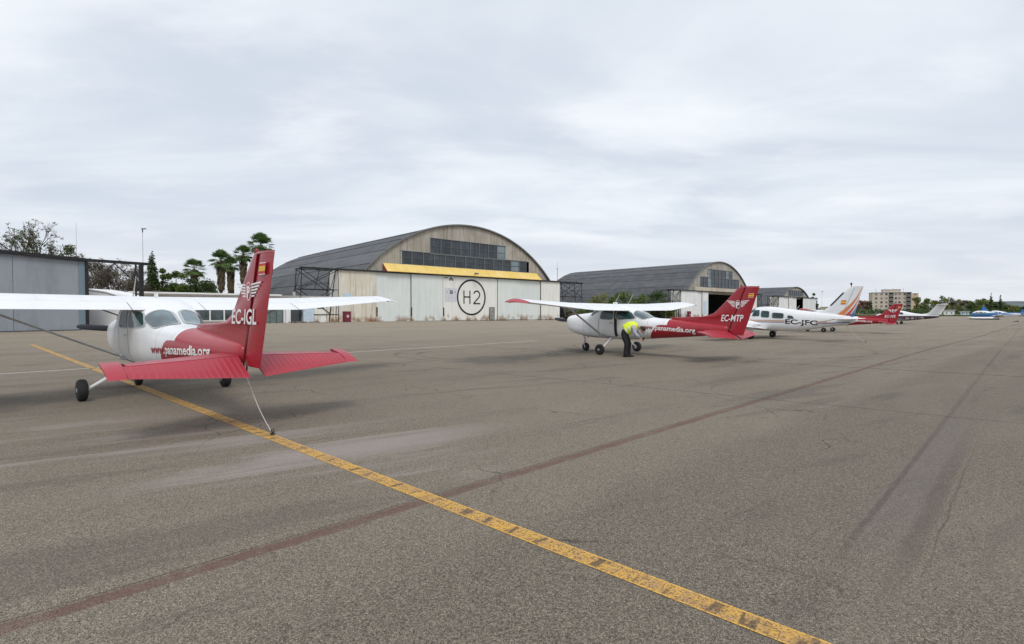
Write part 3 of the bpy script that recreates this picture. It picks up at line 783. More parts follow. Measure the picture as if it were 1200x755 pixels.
    side_text(F, '.panamedia.org', t0+tw, t1, tz0+(tz1-tz0)*.235, tz1, th_*1.25, M['lettering'], root, bold=.022)
    # starboard side carries the same address reading nose-right
    return root, F
r1, F172 = make_172((-7.22, 10.47), -.838, 'EC-IGL', 'nearest aeroplane, white with red tail lettered EC-IGL, parked over the yellow line',
    dict(reg=(6.93, 7.83, 1.50, .215), badge=(7.14, 8.0, 1.965, .26), flag=(7.93, 8.13, 2.19, 2.33), web=(4.24, 6.5, .93, .995, .125), aerials=(.45,), prop=6))
r2, _ = make_172((4.31, 20.6), -.7325, 'EC-MTP', 'white and red aeroplane lettered EC-MTP with its door ajar and red wing tips',
    dict(reg=(7.08, 7.82, 1.35, .215), badge=(7.28, 8.02, 1.91, .28), flag=(7.98, 8.16, 2.13, 2.25), web=(4.2, 6.25, 1.03, .92, .14), red_tips=True, open_door=True, prop=8))
r3, _ = make_172((28.8, 46.6), -.73, 'EC-IVS', 'small distant white and red aeroplane lettered EC-IVS beyond the striped tail',
    dict(reg=(7.08, 7.82, 1.35, .215), badge=(7.28, 8.02, 1.91, .28), flag=(7.98, 8.16, 2.13, 2.25), web=(4.2, 6.25, 1.03, .92, .14), red_tips=True, prop=8))

def rope(p, q, label, sag=.07, knot=True, r=.0065):
    pts = []
    p = Vector(p); q = Vector(q)
    for i in range(9):
        t = i/8; v = p.lerp(q, t); v.z -= sag*math.sin(math.pi*t); pts.append(v)
    o = MB().path(pts, r, 6)
    root = empty('tie_down_rope', (q.x, q.y, q.z), 0, label, 'rope')
    m = o.build('rope', M['rope'], root, smooth='all'); m.location = (-q.x, -q.y, -q.z)
    MB().lathe((0, 0, 0), (0, 0, 1), [(0, .035), (.008, .035), (.02, .014), (.035, .014)], 12).build('ground_anchor', M['steel_dark'], root, smooth=True)
    MB().path([(math.cos(t)*.02, 0, .045+math.sin(t)*.02) for t in [i*.7 for i in range(10)]], .006, 6).build('anchor_ring', M['steel_dark'], root, smooth='all')
    return root
def wpt(root_pos, yaw, F, a, s, z):
    x, y, zz_ = F.L(a, s, z); c, q = math.cos(-yaw), math.sin(-yaw)
    return (root_pos[0]+x*c-y*q, root_pos[1]+x*q+y*c, zz_+gz(*root_pos))
rope(wpt((-7.22, 10.47), -.838, F172, 7.3, 0, .77), (-3.24, 6.9, .02), 'rope from the nearest tail down to an anchor on the yellow line')
hr_ = empty('hanging_rope', wpt((-7.22, 10.47), -.838, F172, 2.5, 2.62, 1.76), 0, 'rope hanging from the nearest wing in front of the grey shed', 'rope')
MB().path([(0, 0, 0), (.01, 0, -.2), (.0, .01, -.42)], .007, 6).build('cord', M['steel_dark'], hr_)
MB().box(-.04, .04, -.02, .02, -.46, -.42).build('hook', M['steel_dark'], hr_)

# ------------------------------------------------------------------ building materials
def streaked(name, c1, c2, stain, vs=(1.2, 1.2, .12), amt=.5, rough=.75, lowrust=0, ribs=0, ribax=0, spec=.3):
    """sheet metal or board cladding with vertical runs of dirt"""
    m = bpy.data.materials.new(name); m.use_nodes = True; T, b, t = T_of(m)
    P = T.new('ShaderNodeNewGeometry').outputs['Position']
    n = T.noise(T.mapping(P, vs), 1.6, 6, .65); n2 = T.noise(P, .35, 4, .6); n3 = T.noise(P, 2.5, 5, .7)
    cc = T.mix(T.ss(n2, .35, .65), c1, c2)
    cc = T.mix(T.math('MULTIPLY', T.ss(n, .46, .72), amt), cc, stain)
    cc = T.mix(T.math('MULTIPLY', T.ss(n3, .58, .78), amt*.6), cc, tuple(x*.6 for x in stain))
    if lowrust:
        sp = T.new('ShaderNodeSeparateXYZ'); T.link(P, sp.inputs[0])
        lo = T.math('MULTIPLY', T.math('MULTIPLY', T.ss(T.math('ADD', sp.outputs[2], T.math('MULTIPLY', n, -2.0)), .25, -.9), T.ss(T.noise(P, .55, 3, .6), .42, .6)), lowrust)
        cc = T.mix(lo, cc, (.25, .13, .06))
    T.link(cc, b.inputs['Base Color']); b.inputs['Roughness'].default_value = rough; b.inputs['Specular IOR Level'].default_value = spec
    if ribs:
        wv = T.new('ShaderNodeTexWave'); wv.wave_type = 'BANDS'; wv.bands_direction = 'XYZ'[ribax]; wv.inputs['Scale'].default_value = ribs
        T.link(t, wv.inputs['Vector'])
        bp = T.new('ShaderNodeBump'); bp.inputs['Strength'].default_value = .6; bp.inputs['Distance'].default_value = .04
        T.link(wv.outputs[0], bp.inputs['Height']); T.link(bp.outputs[0], b.inputs['Normal'])
    return m
M['roof'] = streaked('grey_roof_sheeting', (.075, .080, .086), (.105, .110, .116), (.045, .045, .045), (.06, .06, 1.2), .6, .6, ribs=1.2, ribax=1)
M['roof2'] = streaked('grey_roof_sheeting_pale', (.098, .104, .112), (.125, .13, .137), (.06, .06, .06), (.06, .06, 1.2), .6, .6, ribs=1.2, ribax=1)
M['gable'] = streaked('weathered_gable_cladding', (.34, .315, .27), (.42, .39, .345), (.17, .14, .105), (1.6, 1.6, .10), .7, .85)
M['gable2'] = streaked('weathered_gable_cladding_pale', (.33, .31, .275), (.40, .38, .34), (.17, .14, .10), (1.6, 1.6, .10), .7, .85)
M['door'] = streaked('pale_green_hangar_door', (.66, .71, .69), (.71, .74, .71), (.46, .46, .40), (1.2, 1.2, .10), .26, .6, lowrust=.8)
M['door_cream'] = streaked('cream_hangar_door', (.78, .78, .73), (.75, .75, .70), (.50, .44, .33), (1.0, 1.0, .10), .30, .6, lowrust=.9)
M['door_rusty'] = streaked('rust_streaked_door', (.70, .68, .60), (.64, .60, .50), (.38, .25, .13), (1.4, 1.4, .10), .65, .7, lowrust=1)
M['door_white'] = streaked('off_white_hangar_door', (.78, .79, .79), (.72, .73, .72), (.42, .40, .36), (1.2, 1.2, .10), .4, .6, lowrust=.8)
M['yellow_canopy'] = streaked('yellow_canopy_sheeting', (.78, .55, .15), (.82, .62, .24), (.55, .40, .20), (1.2, 1.2, .4), .45, .65)
M['canopy_red'] = pbr('canopy_end_red', (.30, .06, .04), .7, var=.2)
M['winglass'] = pbr('dirty_window_glass', (.035, .045, .058), .25, 0, .6, var=.45, vscale=.5)
M['winglass2'] = pbr('dirty_window_glass_pale', (.17, .22, .24), .3, 0, .6, var=.3, vscale=.5)
M['mullion'] = pbr('window_mullion', (.14, .15, .155), .7)
M['trim'] = pbr('arch_edge_trim', (.16, .165, .16), .6, var=.2)
M['concrete'] = streaked('stained_concrete', (.40, .38, .34), (.46, .44, .40), (.22, .20, .17), (1, 1, .2), .5, .9)
M['grey_shed'] = streaked('grey_shed_cladding', (.265, .290, .325), (.295, .32, .35), (.15, .16, .17), (.7, .7, .10), .35, .6)
M['whitewall'] = streaked('white_render', (.76, .76, .76), (.80, .80, .80), (.45, .42, .38), (1, 1, .15), .3, .8)
M['inside'] = pbr('hangar_interior', (.05, .05, .05), .9)
M['sheetblue'] = pbr('pale_blue_sheet', (.50, .60, .68), .6, var=.1)

class BF(MB):
    pass
def hangar(t0, label, doors, center, half, peak, wallx, wallh, depth, group, mats=('roof', 'gable'), lattice=(5.8, 7.6), canopy=None, beam=True, windows=(), gh=None, floor=True):
    """barrel hangar on the hangar row; local x runs along the row, y back from the doors"""
    base = L0 + U*t0
    root = empty('hangar', (base.x, base.y, gz(base.x, base.y)-.02), RZ, label, 'hangar', group)
    # arc through springs at wallh+.5 on both sides and peak
    zs = 8.7*peak/18.0 if gh is None else gh
    hc = half; sg = peak-zs; Rr = (hc*hc+sg*sg)/(2*sg); zc = peak-Rr
    def arc(x): return zc+math.sqrt(max(0, Rr*Rr-(x-center)**2))
    a_end = math.acos(max(-1, min(1, (0.3-zc)/Rr)))       # angle from vertical down to the ground
    y0, y1 = 1.0, depth
    # roof sheets laid in long strips, each lapping the next
    NS = 18
    rr = random.Random(int(t0*7)+1)
    for k in range(NS):
        f0 = -a_end + 2*a_end*k/NS; f1 = -a_end+2*a_end*(k+1)/NS
        if f0+f1 < 0: o0, o1 = .02+.07, .02
        else: o0, o1 = .02, .09
        o0 += rr.uniform(-.01, .01)
        rings = []
        m = 5
        for y in (y0-.35-(.03*(k % 2)), y1):
            ring = []
            for j in range(m+1):
                f = f0+(f1-f0)*j/m; e = o0+(o1-o0)*j/m
                ring.append((center+(Rr+e)*math.sin(f), y, zc+(Rr+e)*math.cos(f)))
            for j in range(m, -1, -1):
                f = f0+(f1-f0)*j/m
                ring.append((center+(Rr-.14)*math.sin(f), y, zc+(Rr-.14)*math.cos(f)))
            rings.append(ring)
        MB().loft(rings).build('roof_sheet', M[mats[0]] if rr.random() < .6 else M['roof2'], root)
    # edge trim along the front arch
    n = 48; rings = []
    for j in range(n+1):
        f = -a_end+2*a_end*j/n; s_, c_ = math.sin(f), math.cos(f)
        rings.append([(center+(Rr+d)*s_, y, zc+(Rr+d)*c_) for d, y in ((-.10, y0-.45), (.14, y0-.45), (.14, y0-.30), (-.10, y0-.30))])
    MB().loft(rings).build('arch_edge', M['trim'], root)
    # gable cladding in vertical sheets, left out where the windows are
    wd = .95; x = center-math.sin(a_end)*Rr
    xe = center+math.sin(a_end)*Rr
    while x < xe-.05:
        x2 = min(x+wd, xe); xa, xb = x+.008, x2-.008
        holes = [(z0, z1) for (wx0, wx1, z0, z1) in windows if (x+x2)/2 > wx0 and (x+x2)/2 < wx1]
        segs = []; z = wallh-.6
        for z0, z1 in sorted(holes): segs.append((z, z0)); z = z1
        segs.append((z, None))
        dy = rr.uniform(-.02, .02)
        for sa, sb in segs:
            ta = arc(xa)-.1 if sb is None else sb; tb = arc(xb)-.1 if sb is None else sb
            if ta <= sa+.05 and tb <= sa+.05: continue
            ta = max(ta, sa+.02); tb = max(tb, sa+.02)
            MB().prism([(xa, sa), (xb, sa), (xb, tb), (xa, ta)], y0+dy, y0+dy+.06).build('cladding_sheet', M[mats[1]], root)
        x = x2
    # windows: panes between mullions
    for (wx0, wx1, z0, z1) in windows:
        npn = max(1, round((wx1-wx0)/2.35))
        for i in range(npn):
            xa = wx0+(wx1-wx0)*i/npn; xb = wx0+(wx1-wx0)*(i+1)/npn
            pm = 'winglass2' if (rr.random() < .13) else 'winglass'
            for hh in range(2):
                for h2 in range(2):
                    pa = xa+.06+(xb-xa-.12)*h2/2+.02; pb = xa+.06+(xb-xa-.12)*(h2+1)/2-.02
                    MB().box(pa, pb, y0+.10, y0+.13, z0+(z1-z0)*hh/2+.04, z0+(z1-z0)*(hh+1)/2-.04).build('pane', M[pm], root)
            MB().box(xa-.06, xa+.06, y0-.02, y0+.12, z0, z1).build('mullion', M['mullion'], root)
            MB().box(xa+.06, xb-.06, y0, y0+.11, z0+(z1-z0)/2-.025, z0+(z1-z0)/2+.025).build('glazing_bar', M['mullion'], root)
        MB().box(wx0-.1, wx1+.1, y0-.03, y0+.10, z0-.12, z0).build('window_sill', M['mullion'], root)
        MB().box(wx0-.1, wx1+.1, y0-.031, y0+.10, z1, z1+.08).build('window_head', M['mullion'], root)
    # rear gable and floor
    pts = [(center+(Rr-.2)*math.sin(f), zc+(Rr-.2)*math.cos(f)) for f in [-a_end+2*a_end*j/32 for j in range(33)]]
    MB().prism([(pts[0][0], -.3)]+pts+[(pts[-1][0], -.3)], y1-.3, y1-.1).build('rear_gable', M['gable'], root)
    # doors
    for (x0, x1, mat, dy) in doors:
        d = MB().box(x0+.04, x1-.04, dy, dy+.12, -.3, wallh).build('door', M[mat], root)
        # faint sheet joints as thin raised strips
        nj = max(2, int((x1-x0)/1.6)); jb = MB()
        for i in range(1, nj): 
            xx = x0+(x1-x0)*i/nj; jb.box(xx-.012, xx+.012, dy-.012, dy, .05, wallh-.05)
        for zz_ in (wallh*.36, wallh*.68): jb.box(x0+.06, x1-.06, dy-.010, dy, zz_-.012, zz_+.012)
        jb.build('door_joint', M[mat], d)
        MB().box(x0-.03, x0+.03, dy-.03, dy+.05, -.3, wallh).build('door_edge', M['steel_dark'], root)
    xa, xb = wallx
    # door head beam with rails and lattice end frames
    bl, br = lattice
    MB().box(xa-bl, xb+br, -.32, .22, wallh, wallh+.20).build('door_beam', M['steel_dark'], root)
    MB().box(xa-bl, xb+br, .45, .60, wallh-.02, wallh+.14).build('door_rail', M['steel_dark'], root)
    rr2 = random.Random(4)
    hb_ = MB()
    for i in range(16):
        x_ = xa-bl+(xb+br-xa+bl)*(i+.5)/16; hb_.box(x_-.08, x_+.08, -.15, .15, wallh+.20, wallh+rr2.uniform(.25, .38))
    hb_.build('beam_bracket', M['steel_dark'], root)
    for sgn, xw, ln in ((-1, xa, bl), (1, xb, br)):
        if ln < 1: continue
        m = MB(); xo = xw+sgn*ln; xm = xw+sgn*ln*.5; r_ = .075
        for y in (.0, 2.2):
            m.tube((xo-sgn*.2, y, wallh), (xo+sgn*.9*(1 if y > 1 else .6)-sgn*.4, y, -.3), r_, n=5)
            m.tube((xw+sgn*.4, y, wallh), (xw+sgn*1.6, y, -.3), r_, n=5)
            m.tube((xo, y, wallh*.62), (xw, y, wallh*.62), r_*.7, n=5)
            m.tube((xo, y, wallh), (xw+sgn*.9, y, wallh*.60), r_*.8, n=5); m.tube((xw, y, wallh), (xo+sgn*.2, y, wallh*.60), r_*.8, n=5)
            m.tube((xo+sgn*.1, y, wallh*.60), (xw+sgn*1.2, y, wallh*.15), r_*.8, n=5); m.tube((xw+sgn*.6, y, wallh*.60), (xo+sgn*.3, y, wallh*.15), r_*.8, n=5)
            m.tube((xo, y, wallh*.15), (xw, y, wallh*.15), r_*.7, n=5)
        for x_ in (xo, xm, xw+sgn*.4):
            m.tube((x_, 0, wallh), (x_, 2.2, wallh), r_*.7, n=5); m.tube((x_, 0, wallh*.62), (x_, 2.2, wallh*.62), r_*.7, n=5)
            m.tube((x_, 0, wallh), (x_, 2.2, wallh*.62), r_*.6, n=5)
        m.tube((xo, 2.2, wallh), (xw, 2.2, wallh), r_, n=5)
        m.build('lattice_frame', M['steel_dark'], root)
    MB().box(xa-bl, xb+br, -.12, -.02, -.02, .035).build('door_track', M['steel_dark'], root)
    # short side walls closing the door box
    for x_ in (xa, xb):
        MB().box(x_-.06, x_+.06, .14, 3.2, -.3, wallh-.02).build('side_wall', M['door_cream'], root)
    MB().box(xa, xb, .0, y0+.2, wallh+.21, wallh+.28).build('head_flashing', M['roof'], root)
    if canopy:
        x0, x1, zt, zb, pr_ = canopy
        k = 18
        for i in range(k):
            xa_ = x0+(x1-x0)*i/k; xb_ = x0+(x1-x0)*(i+1)/k-.03
            MB().add([(xa_, y0-.05, zt), (xb_, y0-.05, zt), (xb_-.0, -pr_, zb), (xa_, -pr_, zb), (xa_, y0-.05, zt-.1), (xb_, y0-.05, zt-.1), (xb_, -pr_, zb-.1), (xa_, -pr_, zb-.1)],
                     [(0, 1, 2, 3), (7, 6, 5, 4), (0, 4, 5, 1), (1, 5, 6, 2), (2, 6, 7, 3), (3, 7, 4, 0)]).build('canopy_sheet', M['yellow_canopy'], root)
        for x_ in (x0-.02, x1):
            MB().add([(x_, y0-.05, zt), (x_, -pr_, zb), (x_, -pr_, zb-.12), (x_, y0-.05, zb-.12), (x_+.06, y0-.05, zt), (x_+.06, -pr_, zb), (x_+.06, -pr_, zb-.12), (x_+.06, y0-.05, zb-.12)],
                     [(0, 1, 2, 3), (7, 6, 5, 4), (0, 4, 5, 1), (1, 5, 6, 2), (2, 6, 7, 3), (3, 7, 4, 0)]).build('canopy_end', M['canopy_red'], root)
    return root, arc
H2, arc2 = hangar(0, 'big arched grey hangar with yellow canopy and H2 in a black ring on its doors',
    [(0, 6.46, 'door_rusty', .0), (6.46, 13.0, 'door', .14), (13.0, 19.62, 'door', .0), (19.62, 32.6, 'door_cream', .05), (32.6, 38.7, 'door', .0), (38.7, 44.8, 'door', .14), (44.8, 50.8, 'door_cream', .0)],
    26.5, 21.5, 18.0, (0, 50.8), 8.15, 61, 'arched hangars along the apron', canopy=(8.1, 44.5, 9.85, 8.45, .60),
    windows=[(17.6, 35.6, 12.15, 14.9), (11.45, 41.75, 9.95, 12.15)])
# sign on the H2 doors
def disc_ring(cx_, cz_, r0, r1, y, n=64, gaps=()):
    m = MB(); 
    for k in range(n):
        if k in gaps: continue
        f0, f1 = 2*math.pi*k/n, 2*math.pi*(k+1)/n
        m.add([(cx_+r*math.cos(f), yy, cz_+r*math.sin(f)) for yy in (y, y-.006) for r, f in ((r0, f0), (r1, f0), (r1, f1), (r0, f1))],
              [(0, 1, 2, 3), (7, 6, 5, 4), (0, 4, 5, 1), (1, 5, 6, 2), (2, 6, 7, 3), (3, 7, 4, 0)])
    return m
def flat_text(s, x0, x1, z0, h, y, mat, parent, bold=0., name='lettering'):
    vs, fs = fit_text(s, bold)
    return MB().add([(x0+(x1-x0)*a, y, z0+h*b_) for a, b_ in vs], fs).build(name, mat, parent, recalc=False)
disc_ring(26.15, 4.35, 3.10, 3.44, .032, gaps=()).build('painted_ring', M['black_letter'], H2)
# the H and the 2 in thin even strokes
m = MB(); y = .03; th_ = .17
def stroke(pts, wd_=.25):
    for (xa, za), (xb, zb) in zip(pts[:-1], pts[1:]):
        d = Vector((xb-xa, zb-za)); L_ = d.length; d.normalize(); nn = Vector((-d.y, d.x))*wd_/2; e = d*wd_*.12
        a_ = Vector((xa, za))-e; b_ = Vector((xb, zb))+e
        m.add([(p.x, yy, p.y) for yy in (y, y-.012) for p in (a_-nn, b_-nn, b_+nn, a_+nn)], [(0, 1, 2, 3), (7, 6, 5, 4), (0, 4, 5, 1), (1, 5, 6, 2), (2, 6, 7, 3), (3, 7, 4, 0)])
stroke([(24.35, 3.15), (24.35, 5.6)]); stroke([(25.75, 3.15), (25.75, 5.6)]); stroke([(24.35, 4.42), (25.75, 4.42)])
pts = [(26.62+.78-.78*math.cos(f), 4.93+.66*math.sin(f)) for f in [R(10)+R(195)*i/12 for i in range(13)]]
pts = [(26.65, 5.1)]+[(27.4-.72*math.cos(f), 4.9+.68*math.sin(f)) for f in [R(25)+R(165)*i/12 for i in range(13)]]+[(27.95, 4.45), (26.62, 3.18), (28.2, 3.18)]
stroke(pts); m.build('hangar_number', M['black_letter'], H2)
# notices left of the ring, small emblems and a wicket door
MB().box(20.0, 22.7, .02, .045, 3.5, 6.0).build('notice_board', pbr('notice_white', (.60, .61, .66), .6, var=.05), H2)
m = MB(); m.box(21.15, 21.75, .005, .02, 4.95, 5.55).build('emblem', M['black_letter'], H2)
flat_text('P', 21.32, 21.58, 5.08, .34, .002, M['lettering'], H2)
m = MB(); rr = random.Random(2)
for x_, z_, s_ in ((20.55, 5.2, .09), (22.3, 5.2, .09), (20.9, 4.0, .06)): m.box(x_-s_, x_+s_, .008, .02, z_-s_, z_+s_)
for i in range(26):
    x_ = rr.uniform(20.15, 22.4); z_ = rr.uniform(3.6, 5.9); w_ = rr.uniform(.04, .22)
    m.box(x_, x_+w_, .010, .018, z_, z_+.035)
m.build('small_print', pbr('small_print_ink', (.25, .26, .30), .6), H2)
m = MB(); m.add([(20.95, .04, 7.35), (21.3, .04, 7.35), (21.5, .04, 7.95), (21.15, .04, 7.95)], [(0, 1, 2, 3)]); m.add([(21.6, .04, 7.35), (21.95, .04, 7.35), (21.6, .04, 7.95), (21.35, .04, 7.95)], [(0, 1, 2, 3)])
m.box(19.9, 20.8, .03, .045, 7.75, 7.9); m.build('painted_mark', M['black_letter'], H2)
wk = MB().box(30.55, 31.75, -.02, .05, -.2, 2.45).build('wicket_door', pbr('wicket_grey', (.25, .26, .24), .7, var=.25, vscale=1.5), H2)
m = MB(); m.box(30.50, 30.58, -.05, .03, -.2, 2.5); m.box(31.72, 31.80, -.05, .03, -.2, 2.5); m.box(30.58, 31.72, -.051, .03, 2.42, 2.5); m.build('door_frame', M['steel_dark'], wk)
MB().box(31.3, 31.42, -.06, -.02, 1.0, 1.12).build('door_handle', M['metal'], wk)
for x_ in (6.5, 19.7, 13.0): MB().box(x_-.10, x_+.10, -.10, -.03, .9, 2.4).build('door_latch', M['steel_dark'], H2)
lf = MB().tube((26.3, -.7, 8.6), (26.3, -1.3, 8.75), .05); lf.box(25.9, 26.7, -1.45, -1.15, 8.65, 8.95); lf.build('floodlight', M['mullion'], H2)
MB().box(.7, 2.3, -.03, -.005, 3.95, 4.6).build('wall_plate', M['sheetblue'], H2)
mm = MB().tube((50.3, .3, 8.3), (50.3, .3, 11.3), .05); mm.tube((50.3, .3, 11.3), (50.3, .3, 12.6), .018); mm.tube((50.0, .3, 11.2), (50.6, .3, 11.2), .03); mm.build('aerial_mast', M['mullion'], H2)

HB, _ = hangar(102.4, 'second arched grey hangar, middle of the row, doors half open on darkness',
    [(0, 9.9, 'door_white', .0), (9.9, 12.4, 'door_white', .14), (12.4, 16.3, 'door_white', .0), (39, 45, 'door_white', .14), (45, 52, 'door_cream', 0)],
    26.1, 20.5, 17.9, (0, 52), 7.95, 60, 'arched hangars along the apron', lattice=(7, 4),
    windows=[(13.0, 39.5, 9.6, 12.6), (17.5, 35, 12.6, 15.2)], mats=('roof', 'gable2'))
MB().box(8.5, 44.5, .2, 1.05, 7.75, 9.3).build('door_lintel', pbr('cream_lintel', (.50, .44, .35), .7, var=.15, vscale=.4), HB)
MB().box(12.9, 15.2, -.03, -.005, 1.0, 5.0).build('wall_plate', M['sheetblue'], HB)
HC, _ = hangar(174.2, 'smallest and farthest arched hangar, with one white door drawn aside',
    [(0, 5, 'door_white', .0), (5, 10, 'door_white', .14), (10, 14.5, 'door_white', .0), (14.5, 18.7, 'door_white', .14), (25.6, 41, 'door_white', 0)],
    20.3, 14.6, 11.9, (0, 41), 7.55, 60, 'arched hangars along the apron', lattice=(5, 2), gh=7.4,
    windows=[(12, 29, 8.3, 10.4)], mats=('roof', 'gable2'))

# fire cabinets beside the doors
def cabinet(t, y, label, s=1.0):
    p = L0+U*t+NB*y
    r_ = empty('fire_cabinet', (p.x, p.y, gz(p.x, p.y)), RZ, label, 'cabinet')
    b_ = pbr('cabinet_red', (.16, .015, .035), .5, var=.15)
    MB().box(-.55*s, .55*s, -.3, .3, .05, 1.62*s).build('cabinet_body', b_, r_)
    MB().box(-.51*s, .51*s, -.325, -.302, .12, 1.55*s).build('cabinet_door', b_, r_)
    MB().box(-.58*s, .58*s, -.33, .32, 1.62*s, 1.68*s).build('cabinet_lid', b_, r_)
    for x_ in (-.45, .45): MB().box(x_*s-.05, x_*s+.05, -.2, .2, 0, .05).build('foot', M['steel_dark'], r_)
    m = MB()
    for k in range(14):
        f0, f1 = R(-60)+R(250)*k/14, R(-60)+R(250)*(k+1)/14
        m.add([(r*math.cos(f)*1.0, -.33, .9+r*math.sin(f)*1.2) for r, f in ((.12, f0), (.19, f0), (.19, f1), (.12, f1))], [(0, 1, 2, 3)])
    m.box(-.05, .05, -.333, -.328, .72, .95); m.build('symbol', M['lettering'], r_)
cabinet(.95, -.9, 'dark red fire cabinet against the rust streaked door of the H2 hangar')
cabinet(105.2, -1.0, 'dark red cabinet beside the white doors of the second hangar', 1.15)

# low flat roofed annex left of H2, on the same line
def annex():
    p = L0-U*26
    r_ = empty('annex_building', (p.x, p.y, 0), RZ, 'low white flat roofed building with wide windows, left of the H2 hangar', 'building')
    X = lambda t: t+26
    h = 4.1
    MB().box(X(-26), X(-.3), .35, 9, -.1, h-.35).build('wall', M['whitewall'], r_)
    MB().box(X(-26.4), X(-8.6), -.25, 9.3, h-.36, h).build('roof', M['concrete'], r_)
    MB().box(X(-26.4), X(-8.6), -.33, -.252, h-.20, h+.02).build('roof_edge', M['whitewall'], r_)
    MB().box(X(-8.6), X(-.3), -.05, 9, h-.33, h-.12).build('lower_roof', M['concrete'], r_)
    # window band
    xs = [-20.8, -19.2, -17.6, -15.9, -14.3]
    for a_, b2 in zip(xs[:-1], xs[1:]):
        f = MB(); f.box(X(a_), X(b2), .27, .345, .40, .48); f.box(X(a_), X(b2), .27, .345, 2.95, 3.05); f.box(X(a_), X(a_)+.08, .26, .344, .48, 2.95); f.box(X(b2)-.08, X(b2), .26, .343, .48, 2.95)
        w_ = f.build('window', M['whitewall'], r_)
        MB().box(X(a_)+.085, X(b2)-.085, .30, .32, .485, 2.945).build('pane', pbr('office_glass', (.05, .07, .075), .05, spec=.9, var=.5, vscale=1.2), w_)
    MB().box(X(-21), X(-14), .12, .34, .22, .39).build('window_sill', M['concrete'], r_)
    # glazed bays and a dark opening to the right of the tail
    g2 = pbr('green_grey_glazing', (.13, .17, .165), .2, var=.2)
    for i, (a_, b2, mt) in enumerate(((-10.9, -10.1, g2), (-10.05, -9.2, g2), (-9.15, -8.3, g2))):
        q = MB().box(X(a_), X(b2), .20, .34, .1, 3.1).build('glazed_bay', mt, r_)
        MB().box(X(b2), X(b2)+.05, .16, .34, .0, 3.15).build('bay_post', M['steel_dark'], q)
    MB().box(X(-7.9), X(-7.3), -.1, .3, -.1, 3.3).build('gate_post', M['whitewall'], r_)
    MB().box(X(-7.1), X(-5.6), .18, .34, .0, 3.2).build('roller_door', pbr('roller_dark', (.05, .06, .065), .6, var=.2), r_)
    MB().box(X(-5.5), X(-3.95), -.25, .34, -.1, 3.55).build('wall_pier', M['sheetblue'], r_)
    MB().box(X(-3.8), X(-1.9), .1, .34, .0, 3.3).build('cream_panel', M['door_cream'], r_)
    wn = MB().box(X(-3.3), X(-2.25), .04, .098, 2.1, 3.0).build('window', M['steel_dark'], r_)
    MB().box(X(-3.2), X(-2.35), .02, .038, 2.2, 2.9).build('pane', M['winglass'], wn)
    for i, (a_, lean) in enumerate(((-1.85, .2), (-1.4, .55), (-.95, .1), (-.5, .5))):
        MB().add([(X(a_), -.05, 0), (X(a_)+.38, -.05, 0), (X(a_)+.38+lean, .25, 3.1), (X(a_)+lean, .25, 3.1), (X(a_), 0, 0), (X(a_)+.38, 0, 0), (X(a_)+.38+lean, .3, 3.1), (X(a_)+lean, .3, 3.1)],
                 [(0, 1, 2, 3), (7, 6, 5, 4), (0, 4, 5, 1), (1, 5, 6, 2), (2, 6, 7, 3), (3, 7, 4, 0)]).build('leaning_sheet', M['door_rusty'], r_)
    MB().box(X(-6.5), X(-6.2), 1.0, 1.3, h-.1, h+.5).build('roof_vent', M['concrete'], r_)
annex()
# rubble and cuttings in front of the annex
rg = random.Random(12); m = MB()
for i in range(70):
    p = L0+U*rg.uniform(-8, -3.5)+NB*rg.uniform(-1.8, -.6); s_ = rg.uniform(.04, .22)
    c = [(p.x+rg.uniform(-s_, s_)*1.5, p.y+rg.uniform(-s_, s_), rg.uniform(0, s_*1.2)) for _ in range(8)]
    m.add(c, [(0, 1, 2, 3), (4, 5, 6, 7), (0, 1, 5, 4), (2, 3, 7, 6), (1, 2, 6, 5), (0, 3, 7, 4)])
tag(m.build('rubble', pbr('rubble_mixed', (.20, .18, .15), .9, var=.6, vscale=.8)), 'heap of rubble and cuttings in front of the low annex', 'rubble', kind='stuff')

